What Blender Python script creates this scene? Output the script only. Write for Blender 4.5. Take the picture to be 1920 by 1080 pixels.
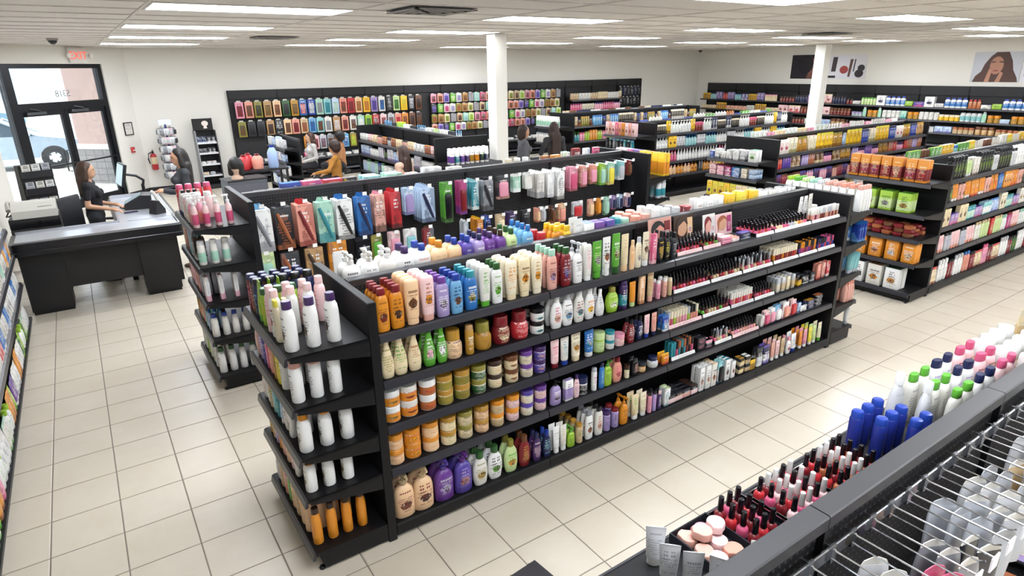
import bpy, bmesh, math, random
import numpy as np
from mathutils import Vector, Matrix
random.seed(11)
for o in list(bpy.data.objects): bpy.data.objects.remove(o, do_unlink=True)
scene = bpy.context.scene
COL = scene.collection
PI = math.pi
def rnd(a, b): return random.uniform(a, b)

# ------------------------------------------------------------------ camera
FOC, YAW, PITCH, ROLL, CAMH = 1169.24, .9768, -.3402, -.0146, 2.5615
cf = Vector((math.cos(PITCH)*math.cos(YAW), math.cos(PITCH)*math.sin(YAW), math.sin(PITCH)))
cr0 = Vector((math.sin(YAW), -math.cos(YAW), 0)); cu0 = cr0.cross(cf)
cr = math.cos(ROLL)*cr0 + math.sin(ROLL)*cu0; cu = -math.sin(ROLL)*cr0 + math.cos(ROLL)*cu0
cam = bpy.data.cameras.new('camera'); cam.sensor_width = 36; cam.lens = FOC/1920*36
cam.clip_start = .02; cam.clip_end = 300
camo = bpy.data.objects.new('camera', cam); COL.objects.link(camo)
camo.matrix_world = Matrix(((cr.x, cu.x, -cf.x, 0), (cr.y, cu.y, -cf.y, 0), (cr.z, cu.z, -cf.z, CAMH), (0, 0, 0, 1)))
scene.camera = camo
# ------------------------------------------------------------------ world, sun, exposure
LIGHT = 24.0        # strength of the fluorescent diffusers
w = bpy.data.worlds.new('World'); scene.world = w; w.use_nodes = True
bg = w.node_tree.nodes['Background']; bg.inputs[0].default_value = (.86, .92, 1, 1); bg.inputs[1].default_value = 5.2
sl = bpy.data.lights.new('sun', 'SUN'); sl.energy = 3.5; sl.angle = .01; sl.color = (1, .96, .9)
so = bpy.data.objects.new('sun', sl); COL.objects.link(so); so.rotation_euler = (math.radians(38), math.radians(12), math.radians(20))
scene.view_settings.view_transform = 'Standard'; scene.view_settings.look = 'None'
scene.view_settings.exposure = 0.0; scene.view_settings.gamma = 1
scene.view_settings.use_curve_mapping = False

# ------------------------------------------------------------------ colours
HEX = dict(white='EDEDEA', offwhite='E2DFD6', cream='E8D6AE', ivory='EADFC4', peach='EEC79C', beige='CDB48C', tan='B98F5E',
 orange='E0912C', amber='D98A1E', yellow='F0C22A', lemon='E6D84A', gold='B98A32', olive='8C8436', lime='9CC43A', green='5BA636',
 dark_green='2F5B2C', mint='A6D2BC', aqua='8CC6C8', teal='2C8A96', sky_blue='6FA9D2', blue='2D6FB4', royal_blue='22409C', navy='20264E', ink_blue='1E2C80',
 lilac='A593C4', purple='6A3C8E', dark_purple='41285C', violet='56449A', pink='E79CB0', rose='D0567C', magenta='B23A78', red='C22F35', maroon='7E1F26',
 brown='6E4328', dark_brown='3A241A', copper='A8603A', salmon='E39A86', black='15151A', charcoal='2C2D33', grey='8E9096', silver='B9BCC2', light_grey='CFD0D2', pale_green='C6DC9C', pale_blue='B6CDE6', pale_pink='F0CCCB', blush='DFA99A', skin='D8A788')
def lin(h):
    v = [int(h[i:i+2], 16)/255 for i in (0, 2, 4)]
    return tuple(c/12.92 if c <= .04045 else ((c+.055)/1.055)**2.4 for c in v) + (1,)
def C(c):
    if isinstance(c, str): return tuple(q*.84 for q in lin(HEX[c])[:3])+(1,) if c in HEX else lin(c)
    return tuple(c) + (1,) if len(c) == 3 else c
# ------------------------------------------------------------------ materials
MATS = {}
def newmat(key):
    m = bpy.data.materials.new(key); m.use_nodes = True
    nt = m.node_tree; b = nt.nodes['Principled BSDF']
    return m, nt, b
def M(col, rough=.45, metal=0., spec=.5, coat=0.):
    k = ('P', str(col), rough, metal, spec, coat)
    if k in MATS: return MATS[k]
    m, nt, b = newmat('mat_%s_%g' % (col if isinstance(col, str) else 'rgb', rough))
    b.inputs['Base Color'].default_value = C(col); b.inputs['Roughness'].default_value = rough
    b.inputs['Metallic'].default_value = metal; b.inputs['Specular IOR Level'].default_value = spec
    b.inputs['Coat Weight'].default_value = coat
    MATS[k] = m; return m
class NT:
    def __init__(s, nt): s.t = nt
    def n(s, typ, **kw):
        x = s.t.nodes.new(typ)
        for a, v in kw.items(): setattr(x, a, v)
        return x
    def put(s, sock, v):
        if isinstance(v, bpy.types.NodeSocket): s.t.links.new(v, sock)
        else: sock.default_value = v
    def m(s, op, a, b=0., c=0.):
        x = s.n('ShaderNodeMath', operation=op)
        for i, v in enumerate((a, b, c)): s.put(x.inputs[i], v)
        return x.outputs[0]
    def mul(s, *a):
        r = a[0]
        for v in a[1:]: r = s.m('MULTIPLY', r, v)
        return r
    def rng(s, v, lo, hi): return s.m('MULTIPLY', s.m('GREATER_THAN', v, lo), s.m('LESS_THAN', v, hi))
    def mix(s, f, a, b):
        x = s.n('ShaderNodeMix', data_type='RGBA')
        s.put(x.inputs[0], f); s.put(x.inputs[6], a); s.put(x.inputs[7], b)
        return x.outputs[2]
    def xyz(s, kind='Generated'):
        t = s.n('ShaderNodeTexCoord'); q = s.n('ShaderNodeSeparateXYZ'); s.t.links.new(t.outputs[kind], q.inputs[0])
        return q.outputs[0], q.outputs[1], q.outputs[2]
    def comb(s, x, y, z):
        q = s.n('ShaderNodeCombineXYZ')
        for i, v in enumerate((x, y, z)): s.put(q.inputs[i], v)
        return q.outputs[0]
    def noise(s, vec, scale, detail=3.):
        q = s.n('ShaderNodeTexNoise'); q.inputs['Scale'].default_value = scale; q.inputs['Detail'].default_value = detail
        if vec is not None: s.t.links.new(vec, q.inputs['Vector'])
        return q.outputs['Fac']
def PM(base, band='', txt='', blob='', lo=.12, hi=.6, rough=.32, seed=0, style=''):
    """printed plastic or paper: base colour, a label band, a picture patch and rows of small print"""
    k = ('PM', base, band, txt, blob, lo, hi, rough, seed, style)
    if k in MATS: return MATS[k]
    b3 = C(base)[:3]; h3 = C(blob or 'dark_brown')[:3]
    cols = dict(base=C(base), band=C(band or 'white'), txt=C(txt or 'white'), blob=C(blob or 'brown'), dark=tuple(q*.45 for q in b3)+(1,), hlo=tuple(q*.25 for q in h3)+(1,), hhi=tuple(min(1, q*1.3) for q in h3)+(1,))
    tk = ('TPL', bool(band), bool(txt), bool(blob), lo, hi, rough, seed, style)
    if tk not in MATS: MATS[tk] = pm_template(*tk[1:])
    m = MATS[tk].copy(); m.name = 'print_%s_%s' % (base, band or txt or blob or 'plain')
    for n_, c_ in cols.items():
        q = m.node_tree.nodes.get(n_)
        if q: q.outputs[0].default_value = c_
    MATS[k] = m; return m
def pm_template(band, txt, blob, lo, hi, rough, seed, style):
    m, nt, b = newmat('print_template')
    N = NT(nt); gx, gy, gz = N.xyz()
    def R(n_): q = N.n('ShaderNodeRGB'); q.name = n_; return q.outputs[0]
    RC = {}
    def rc(n_):
        if n_ not in RC: RC[n_] = R(n_)
        return RC[n_]
    b.inputs['Roughness'].default_value = rough
    col = rc('base')
    tc = N.n('ShaderNodeTexCoord')
    if band: col = N.mix(N.rng(gz, lo, hi), col, rc('band'))
    ax = N.m('ABSOLUTE', N.m('SUBTRACT', gx, .5))
    front = N.m('LESS_THAN', gy, .55)
    if style == 'art':
        u = N.m('ADD', gx, N.m('MULTIPLY', gy, .8)); v3 = N.comb(N.m('MULTIPLY', u, 1.4), float(seed)*3.1, N.m('MULTIPLY', gz, 1.8))
        n1 = N.noise(v3, .9, 1.); acc = rc('txt')
        col = N.mix(N.m('MULTIPLY', N.m('LESS_THAN', gz, .12+.06*(seed % 3)), .7), col, acc)
        col = N.mix(N.m('MULTIPLY', N.m('GREATER_THAN', n1, .57), .45), col, acc)
        col = N.mix(N.m('MULTIPLY', N.m('LESS_THAN', n1, .4), .5), col, rc('dark'))
    if style == 'hair':
        st = N.noise(N.comb(N.m('MULTIPLY', gx, 14.), float(seed), N.m('MULTIPLY', gz, 3.)), 1.5, 3.)
        win = N.mul(N.m('LESS_THAN', ax, .33), N.rng(gz, .1, .7), front)
        col = N.mix(win, col, N.mix(st, rc('hlo'), rc('hhi')))
    elif blob:
        zc = .4 if not band else (lo+hi)/2
        dz = N.m('DIVIDE', N.m('SUBTRACT', gz, zc), .13); dx = N.m('DIVIDE', ax, .3)
        d = N.m('ADD', N.m('MULTIPLY', dz, dz), N.m('MULTIPLY', dx, dx))
        nz = N.noise(tc.outputs['Generated'], 6.+seed, 3.)
        d = N.m('ADD', d, N.m('MULTIPLY', N.m('SUBTRACT', nz, .5), 1.3))
        bc = N.mix(N.m('GREATER_THAN', nz, .54), rc('blob'), C('dark_brown')); bc = N.mix(N.m('GREATER_THAN', nz, .64), bc, C('ivory'))
        col = N.mix(N.mul(N.m('LESS_THAN', d, .9), front), col, bc)
    if txt:
        for n, cells, z0, z1, wmax, al in ((15.+seed % 5, 19., lo+.02, hi+.02, .34, .75), (9., 9., hi-.04, hi+.2, .33, .9)):
            row = N.m('FLOOR', N.m('MULTIPLY', gz, n)); fr = N.m('FRACT', N.m('MULTIPLY', gz, n))
            wn = N.n('ShaderNodeTexWhiteNoise', noise_dimensions='3D')
            nt.links.new(N.comb(N.m('FLOOR', N.m('MULTIPLY', gx, cells)), float(seed), row), wn.inputs['Vector'])
            wr = N.n('ShaderNodeTexWhiteNoise', noise_dimensions='2D'); nt.links.new(N.comb(row, float(seed)+3+n, 0.), wr.inputs['Vector'])
            fx = N.m('FRACT', N.m('MULTIPLY', gx, cells))
            ink = N.mul(N.m('GREATER_THAN', wn.outputs['Value'], .25), N.m('LESS_THAN', fr, .58), N.m('LESS_THAN', fx, .78),
                        N.m('LESS_THAN', ax, N.m('MULTIPLY', N.m('ADD', wr.outputs['Value'], .25), wmax)), N.rng(gz, z0, z1), front, N.m('GREATER_THAN', wr.outputs['Value'], .2))
            col = N.mix(N.m('MULTIPLY', ink, al), col, C('white') if style == 'art' and n == 9. else rc('txt'))
    N.put(b.inputs['Base Color'], col)
    return m
def EM(col, s):
    k = ('E', str(col), s)
    if k in MATS: return MATS[k]
    m, nt, b = newmat('glow'); b.inputs['Base Color'].default_value = C(col)
    b.inputs['Emission Color'].default_value = C(col); b.inputs['Emission Strength'].default_value = s
    MATS[k] = m; return m
def mat_floor():
    m, nt, b = newmat('floor_tile_stone'); N = NT(nt)
    g = N.n('ShaderNodeNewGeometry'); oi = N.n('ShaderNodeObjectInfo')
    n1 = N.noise(g.outputs['Position'], 3.2, 6); n2 = N.noise(g.outputs['Position'], 16., 5)
    c = N.mix(n1, lin('BFB5A3'), lin('D3CCBE')); c = N.mix(N.m('MULTIPLY', n2, .35), c, lin('BDB09C'))
    c = N.mix(N.m('MULTIPLY', oi.outputs['Random'], .22), c, lin('C6BAA4'))
    N.put(b.inputs['Base Color'], c); b.inputs['Roughness'].default_value = .3; b.inputs['Specular IOR Level'].default_value = .45
    return m
def mat_wall(a, bcol, sc=40, rough=.85):
    m, nt, b = newmat('painted_wall'); N = NT(nt)
    g = N.n('ShaderNodeNewGeometry'); n = N.noise(g.outputs['Position'], sc, 4)
    N.put(b.inputs['Base Color'], N.mix(n, lin(a), lin(bcol))); b.inputs['Roughness'].default_value = rough
    bm_ = N.n('ShaderNodeBump'); bm_.inputs['Strength'].default_value = .08; nt.links.new(n, bm_.inputs['Height']); nt.links.new(bm_.outputs[0], b.inputs['Normal'])
    return m
def mat_peg():
    m, nt, b = newmat('black_pegboard'); N = NT(nt); x, y, z = N.xyz('Object')
    fx = N.m('SUBTRACT', N.m('FRACT', N.m('DIVIDE', x, .0254)), .5); fz = N.m('SUBTRACT', N.m('FRACT', N.m('DIVIDE', z, .0254)), .5)
    d = N.m('ADD', N.m('MULTIPLY', fx, fx), N.m('MULTIPLY', fz, fz))
    N.put(b.inputs['Base Color'], N.mix(N.m('LESS_THAN', d, .03), lin('111113'), lin('4A4A4E'))); b.inputs['Roughness'].default_value = .6  # peg holes as paler dots: light coming through them, put into the colour
    return m
def mat_metalblack():
    m, nt, b = newmat('black_powder_coat'); N = NT(nt); t = N.n('ShaderNodeTexCoord')
    n = N.noise(t.outputs['Object'], 220., 2)
    b.inputs['Base Color'].default_value = lin('121214'); N.put(b.inputs['Roughness'], N.m('ADD', N.m('MULTIPLY', n, .2), .36)); b.inputs['Specular IOR Level'].default_value = .3
    bp = N.n('ShaderNodeBump'); bp.inputs['Strength'].default_value = .05; nt.links.new(n, bp.inputs['Height']); nt.links.new(bp.outputs[0], b.inputs['Normal'])
    return m
def mat_glass():
    m, nt, b = newmat('window_glass'); N = NT(nt)
    tr = N.n('ShaderNodeBsdfTransparent'); gl = N.n('ShaderNodeBsdfGlossy'); gl.inputs['Roughness'].default_value = .02
    mx = N.n('ShaderNodeMixShader'); fr = N.n('ShaderNodeFresnel'); fr.inputs[0].default_value = 1.3
    tr.inputs[0].default_value = (.93, .96, .97, 1)
    nt.links.new(fr.outputs[0], mx.inputs[0]); nt.links.new(tr.outputs[0], mx.inputs[1]); nt.links.new(gl.outputs[0], mx.inputs[2])
    nt.links.new(mx.outputs[0], nt.nodes['Material Output'].inputs[0]); return m
BLK = mat_metalblack(); PEG = mat_peg(); GLASS = mat_glass()
RAILM = M('303035', .3); CHROME = M('C8CACE', .18, 1.); STEEL = M('B4B8C0', .28, 1.); GREYTOP = M('343437', .34, 0., .6)
# ------------------------------------------------------------------ geometry helpers
class Geo:
    def __init__(s): s.v = []; s.f = []; s.mi = []; s.cur = 0
    def mat(s, i): s.cur = i; return s
    def add(s, vs, fs):
        o = len(s.v); s.v += [tuple(p) for p in vs]; s.f += [tuple(o+i for i in f) for f in fs]; s.mi += [s.cur]*len(fs); return s
    def box(s, x0, x1, y0, y1, z0, z1):
        return s.add([(x0, y0, z0), (x1, y0, z0), (x1, y1, z0), (x0, y1, z0), (x0, y0, z1), (x1, y0, z1), (x1, y1, z1), (x0, y1, z1)],
                     [(3, 2, 1, 0), (4, 5, 6, 7), (0, 1, 5, 4), (1, 2, 6, 5), (2, 3, 7, 6), (3, 0, 4, 7)])
    def rings(s, rs, close=True):
        n = len(rs[0]); vs = [p for r in rs for p in r]; fs = []
        for k in range(len(rs)-1):
            for i in range(n):
                j = (i+1) % n; fs.append((k*n+i, k*n+j, (k+1)*n+j, (k+1)*n+i))
        if close: fs.append(tuple(range(n-1, -1, -1))); fs.append(tuple((len(rs)-1)*n+i for i in range(n)))
        return s.add(vs, fs)
    def lathe(s, prof, n=14, sx=1., sy=1., cx=0., cy=0., pw=2.):
        rs = []
        for r, z in prof:
            ring = []
            for i in range(n):
                a = 2*PI*(i+.5)/n; c, q = math.cos(a), math.sin(a)
                if pw != 2.: c = math.copysign(abs(c)**(2/pw), c); q = math.copysign(abs(q)**(2/pw), q)
                ring.append((cx+r*sx*c, cy+r*sy*q, z))
            rs.append(ring)
        return s.rings(rs)
    def tube(s, pts, r, n=6):
        pts = [Vector(p) for p in pts]; rs = []
        for i, p in enumerate(pts):
            t = (pts[min(i+1, len(pts)-1)]-pts[max(i-1, 0)]).normalized()
            a = t.cross(Vector((0, 0, 1)) if abs(t.z) < .9 else Vector((1, 0, 0))).normalized(); b = t.cross(a)
            rr = r[i] if isinstance(r, (list, tuple)) else r
            rs.append([tuple(p+rr*(math.cos(2*PI*k/n)*a+math.sin(2*PI*k/n)*b)) for k in range(n)])
        rs = [list(reversed(q)) for q in rs]
        return s.rings(rs)
    def prism(s, poly, d0, d1, ax='y'):
        def P(a, b, d): return {'y': (a, d, b), 'x': (d, a, b), 'z': (a, b, d)}[ax]
        n = len(poly); vs = [P(a, b, d0) for a, b in poly]+[P(a, b, d1) for a, b in poly]
        return s.add(vs, [tuple(range(n)), tuple(range(2*n-1, n-1, -1))]+[(i, i+n, (i+1) % n+n, (i+1) % n) for i in range(n)])
    def ball(s, c, r, n=10, m=6):
        if not isinstance(r, (tuple, list)): r = (r, r, r)
        rs = []
        for k in range(m+1):
            t = -PI/2+PI*max(.04, min(m-.04, k))/m
            rs.append([(c[0]+r[0]*math.cos(t)*math.cos(2*PI*i/n), c[1]+r[1]*math.cos(t)*math.sin(2*PI*i/n), c[2]+r[2]*math.sin(t)) for i in range(n)])
        return s.rings(rs)
    def xf(s, mt, start=0):
        for i in range(start, len(s.v)): s.v[i] = tuple(mt @ Vector(s.v[i]))
        return s
    def mesh(s, name, mats, smooth=True):
        me = bpy.data.meshes.new(name); me.from_pydata(s.v, [], s.f); me.update()
        for m in (mats if isinstance(mats, (list, tuple)) else [mats]): me.materials.append(m)
        if len(me.materials) > 1: me.polygons.foreach_set('material_index', s.mi)
        bm = bmesh.new(); bm.from_mesh(me); bmesh.ops.recalc_face_normals(bm, faces=bm.faces); bm.to_mesh(me); bm.free()
        if smooth:
            me.polygons.foreach_set('use_smooth', [True]*len(me.polygons)); me.set_sharp_from_angle(angle=.7)
        return me
def link(name, me, parent=None, loc=None, rot=None):
    o = bpy.data.objects.new(name, me); COL.objects.link(o)
    if parent: o.parent = parent
    if loc is not None: o.location = loc
    if rot is not None: o.rotation_euler = (0, 0, rot) if not isinstance(rot, (tuple, list)) else rot
    return o
def tag(o, label, cat, group=None, kind=None):
    o['label'] = label; o['category'] = cat
    if group: o['group'] = group
    if kind: o['kind'] = kind
    return o
def struct(name, geo, mats, parent=None, smooth=False):
    o = link(name, geo.mesh(name, mats, smooth), parent)
    if parent is None: o['kind'] = 'structure'
    return o
def part(name, geo, mats, parent, loc=None, rot=None, smooth=True): return link(name, geo.mesh(name, mats, smooth), parent, loc, rot)
def thing(name, label, cat, loc=(0, 0, 0), rot=0., group=None):
    return tag(link(name, None, None, loc, rot), label, cat, group)
def B(*a): return Geo().box(*a)

# ================================================================== the room
T = .36; HC = 3.06
XL, YB, XR, YF = -1.15, 16.3, 19.5, -3.0
WALL = mat_wall('DEDCD5', 'D8D5CD'); TRIMB = M('1C1B1C', .5)
floor = struct('floor', B(XL-.2, XR+.2, YF-.2, YB+.2, -.2, -.003), M('7C7267', .85))
FT = mat_floor()
def proj(p):
    d = Vector(p)-camo.location; z = d.dot(cf)
    return (960+FOC*d.dot(cr)/z, 540-FOC*d.dot(cu)/z, z) if z > .05 else (0, -9999, z)
gx0, gy0 = .35*T, .51*T
def solid(x, y):      # under fixtures: nothing of the floor shows there
    return (1. < x < 5.55 and 2.9 < y < 3.6) or (1.1 < x < 5.4 and 5.3 < y < 6.1) or (7.8 < x < 16 and 3. < y < 3.8)
cells = []
for i in range(-4, 54):
    for j in range(-9, 45):
        x, y = gx0+(i+.5)*T, gy0+(j+.5)*T
        if XL < x < XR and YF < y < YB:
            px, py, z = proj((x, y, 0)); cells.append((0 if (-60 < px < 1980 and 0 < py < 1160 and not solid(x, y)) else 1, z, x, y))
cells.sort()
tg = Geo(); h = T/2-.0034; e = .003
tg.rings([[(-h, -h, -.006), (h, -h, -.006), (h, h, -.006), (-h, h, -.006)], [(-h, -h, -.0015), (h, -h, -.0015), (h, h, -.0015), (-h, h, -.0015)],
          [(-h+e, -h+e, 0), (h-e, -h+e, 0), (h-e, h-e, 0), (-h+e, h-e, 0)]])
tile_me = tg.mesh('tile', FT, False)
rest = Geo()
for n, (k, z, x, y) in enumerate(cells):
    if n < 300: link('tile', tile_me, floor, (x, y, 0))
    else: rest.add([(x+a, y+b, 0) for a, b in ((-h, -h), (h, -h), (h, h), (-h, h))], [(0, 1, 2, 3)])
tf = part('tile_field', rest, FT, floor, smooth=False); tf['kind'] = 'stuff'
# ceiling: suspended grid
CT = mat_wall('E8E5E0', 'E0DCD6', 90); CB = M('D8D4CE', .6)
ceil = struct('ceiling', B(XL-.2, XR+.2, YF-.2, YB+.2, HC+.03, HC+.2), CT)
CX = [-1.15, .64, 2.28, 3.92, 5.56, 6.75, 7.95, 9.75, 10.85, 12.1, 14.2, 15.4, 15.9, 17.7, 18.7, 19.5]
PY = .66; Y0 = 5.74-13*PY
NY = int((YB-Y0)/PY)+1
LIGHTS = {}
for c, rows in ((1, (13, 17, 21, 25)), (3, (9, 13, 17, 21, 25)), (6, (10, 14, 18, 22, 26)), (9, (11, 16, 20, 24)), (12, (13, 17, 21))):
    for r in rows: LIGHTS[(c, r)] = 1
for c in (1, 3, 6, 9): LIGHTS[(c, 5)] = 1; LIGHTS[(c, 2)] = 1
LIGHTS[(1, 9)] = 1
VENTS = {(2, 12): 1, (2, 20): 1, (8, 14): 1}
bars = Geo()
for x in CX[1:-1]: bars.box(x-.012, x+.012, YF, YB, HC-.004, HC+.012)
for r in range(NY+1):
    y = Y0+r*PY
    if YF < y < YB: bars.box(XL, XR, y-.012, y+.012, HC-.0045, HC+.012)
part('grid_bar', bars, CB, ceil, smooth=False)
cc = []
for c in range(len(CX)-1):
    for r in range(NY):
        if (c, r) in LIGHTS: continue
        y0, y1 = Y0+r*PY+.014, min(Y0+(r+1)*PY-.014, YB)
        if y1 <= y0: continue
        pz = proj(((CX[c]+CX[c+1])/2, (y0+y1)/2, HC)); cc.append((0 if (-200 < pz[0] < 2120 and -150 < pz[1] < 200) else 1, pz[2], c, y0, y1, r))
cc.sort(); cmesh = {}; restc = Geo()
for n, (k, z, c, y0, y1, r) in enumerate(cc):
    wx, wy = CX[c+1]-CX[c]-.028, y1-y0
    if n < 300:
        kk = (c, round(wy, 3))
        if kk not in cmesh: cmesh[kk] = B(-wx/2, wx/2, -wy/2, wy/2, .004, .03).mesh('ceiling_tile', CT, False)
        link('ceiling_tile', cmesh[kk], ceil, ((CX[c]+CX[c+1])/2, (y0+y1)/2, HC))
    else: restc.box(CX[c]+.014, CX[c+1]-.014, y0, y1, HC+.004, HC+.03)
rc = part('ceiling_tile_field', restc, CT, ceil, smooth=False); rc['kind'] = 'stuff'
ORD = ['first', 'second', 'third', 'fourth', 'fifth', 'sixth', 'seventh', 'eighth', 'ninth', 'tenth', 'eleventh', 'twelfth', 'thirteenth', 'fourteenth', 'fifteenth', 'sixteenth', 'seventeenth', 'eighteenth', 'nineteenth', 'twentieth']
def ordn(n): return ORD[n-1] if n <= 20 else ('twenty-', 'thirty-', 'forty-', 'fifty-', 'sixty-', 'seventy-', 'eighty-', 'ninety-')[min(7, n//10-2)]+(ORD[n % 10-1] if n % 10 else 'zeroth')
DIF = EM((.94, .985, 1.06), LIGHT)
cn = {1: 'leftmost', 3: 'second', 6: 'third', 9: 'fourth', 12: 'rightmost'}; cnt = {}
for (c, r) in sorted(LIGHTS):
    wx, x, y = CX[c+1]-CX[c]-.03, (CX[c]+CX[c+1])/2, Y0+(r+.5)*PY; d = PY-.03
    vis = -300 < proj((x, y, HC))[0] < 2200 and proj((x, y, HC))[2] > 1
    cnt[c] = cnt.get(c, 0)+1
    t = thing('ceiling_light', 'glowing recessed fluorescent panel, %s from the camera in the %s lengthwise row' % (ordn(cnt[c]), cn[c]), 'ceiling light', (x, y, HC), 0, 'fluorescent ceiling panels')
    g = Geo()
    for a in ((-wx/2, wx/2, -d/2, -d/2+.02), (-wx/2, wx/2, d/2-.02, d/2), (-wx/2, -wx/2+.02, -d/2+.02, d/2-.02), (wx/2-.02, wx/2, -d/2+.02, d/2-.02)): g.box(*a, -.006, .02)
    part('frame', g, M('D8D5CF', .5), t, smooth=False)
    part('diffuser', B(-wx/2+.02, wx/2-.02, -d/2+.02, d/2-.02, 0., .012), DIF, t, smooth=False)
vn = {(2, 12): 'nearest the camera', (2, 20): 'over the back left of the room', (8, 14): 'at right before the column'}
for (c, r) in VENTS:
    x, y = CX[c]+.55, Y0+(r+.5)*PY
    t = thing('ceiling_vent', 'square dark louvred ceiling air vent '+vn[(c, r)], 'vent', (x, y, HC-.006), 0, 'ceiling air vents')
    part('backing', B(-.3, .3, -.3, .3, -.004, 0.), M('4A4A4C', .7), t, smooth=False)
    for k in range(4):
        a = .3-.07*k; g = Geo()
        for q in ((-a, a, -a, -a+.035), (-a, a, a-.035, a), (-a, -a+.035, -a, a), (a-.035, a, -a, a)): g.box(*q, -.022-.004*k, -.014)
        part('louvre', g, M('9A9894', .6), t, smooth=False)
# walls
struct('wall_back', B(1.0, XR+.2, YB, YB+.15, -.05, HC+.1), WALL)
struct('wall_right', B(XR, XR+.15, YF, YB+.15, -.05, HC+.1), WALL)
struct('wall_left', B(XL-.15, XL, YF, 14.05, -.05, HC+.1), WALL)
struct('wall_front', B(XL-.15, XR+.15, YF-.15, YF, -.05, HC+.1), WALL)
struct('baseboard_back', B(1.16, XR, YB-.012, YB, 0, .1), TRIMB)
struct('baseboard_right', B(XR-.012, XR, YF, YB, 0, .1), TRIMB)
# entrance wall runs diagonally across the corner; s is measured along it from the corner at the back wall
ED = Vector((math.sqrt(.5), math.sqrt(.5), 0)); EN = Vector((-math.sqrt(.5), math.sqrt(.5), 0)); EP = Vector((1.15, YB, 0))
EM4 = Matrix(((ED.x, EN.x, 0, EP.x), (ED.y, EN.y, 0, EP.y), (0, 0, 1, 0), (0, 0, 0, 1)))      # local x = along wall, y = outwards
def ew(g): return g.xf(EM4)
we = Geo().box(-.64, .1, 0, .2, -.05, HC+.1).box(-4.2, -3.45, 0, .2, -.05, HC+.1).box(-3.45, -.64, 0, .2, 2.74, HC+.1)
struct('wall_entrance', ew(we), WALL)
struct('baseboard_entrance', ew(Geo().box(-.63, 0, -.012, 0, 0, .1)), TRIMB)
FR = M('15171C', .35, .3)
dr = struct('door_1', ew(Geo().box(-3.45, -.64, .03, .15, 2.66, 2.74).box(-.74, -.64, .03, .15, 0, 2.66).box(-2.82, -2.66, .03, .15, 0, 2.66).box(-3.45, -3.38, .03, .15, 0, 2.66).box(-2.66, -.74, .03, .15, 1.92, 2.06)), FR)
for a, b in ((-2.66, -1.72), (-1.70, -.74)):
    g = Geo().box(a, a+.07, .06, .11, .02, 1.92).box(b-.07, b, .06, .11, .02, 1.92).box(a+.07, b-.07, .06, .11, .02, .2).box(a+.07, b-.07, .06, .11, 1.83, 1.92)
    lf = part('door_leaf', ew(g), FR, dr, smooth=False)
    part('pane', ew(B(a+.07, b-.07, .08, .09, .2, 1.83)), GLASS, lf, smooth=False)
    part('push_bar', ew(Geo().tube([(a+.03, .04, .92), (a+.03, .0, .92), (b-.03, 0., .92), (b-.03, .04, .92)], .016)), FR, lf)
    part('door_closer', ew(Geo().box(a+.1, a+.5, .0, .06, 1.86, 1.91).tube([(a+.45, .03, 1.9), (a+.3, -.06, 1.94), (a+.2, .03, 1.97)], .01)), M('6A6C70', .3, .8), lf, smooth=False)
    hx = -1.8 if a < -2 else -1.62
    part('door_handle', ew(Geo().tube([(hx, .12, .75), (hx, .2, .75), (hx, .2, 1.15), (hx, .12, 1.15)], .014)), FR, lf)
part('pane', ew(B(-2.66, -.74, .085, .095, 2.06, 2.66)), GLASS, dr, smooth=False)
part('pane', ew(B(-3.38, -2.82, .085, .095, .1, 2.66)), GLASS, dr, smooth=False)
part('sill_frame', ew(B(-3.38, -2.82, .04, .14, 0, .1)), FR, dr, smooth=False)
# street number on the transom glass, read from outside
tc = bpy.data.curves.new('street_number', 'FONT'); tc.body = '5318'; tc.size = .17; tc.extrude = .002; tc.align_x = 'CENTER'
to = bpy.data.objects.new('tmp', tc); COL.objects.link(to); dg = bpy.context.evaluated_depsgraph_get()
tme = bpy.data.meshes.new_from_object(to.evaluated_get(dg)); bpy.data.objects.remove(to)
tme.materials.clear(); tme.materials.append(M('8E9092', .5))
tme.transform(EM4 @ Matrix.Translation((-1.62, .1, 2.15)) @ Matrix.Rotation(PI, 4, 'Z') @ Matrix.Rotation(PI/2, 4, 'X'))
sn = link('street_number', tme, dr); sn['label'] = 'grey street number lettering on the transom glass'
# columns
for nm, lb, x, y, a in (('column', 'square cream column standing at the centre, before the hair pack wall', 5.76, 8.86, .118), ('column', 'square cream column at right before the wall posters', 18.15, 10.75, .155)):
    t = thing(nm, lb, 'column', (x, y, 0))
    part('shaft', Geo().rings([[(a-.01, a, z), (a, a-.01, z), (a, -a+.01, z), (a-.01, -a, z), (-a+.01, -a, z), (-a, -a+.01, z), (-a, a-.01, z), (-a+.01, a, z)] for z in (0, HC-.006)]), WALL, t, smooth=False)
    part('base_trim', Geo().box(-a-.012, a+.012, -a-.012, -a, 0, .1).box(-a-.012, a+.012, a, a+.012, 0, .1).box(-a-.012, -a, -a, a, 0, .1).box(a, a+.012, -a, a, 0, .1), TRIMB, t, smooth=False)

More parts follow.
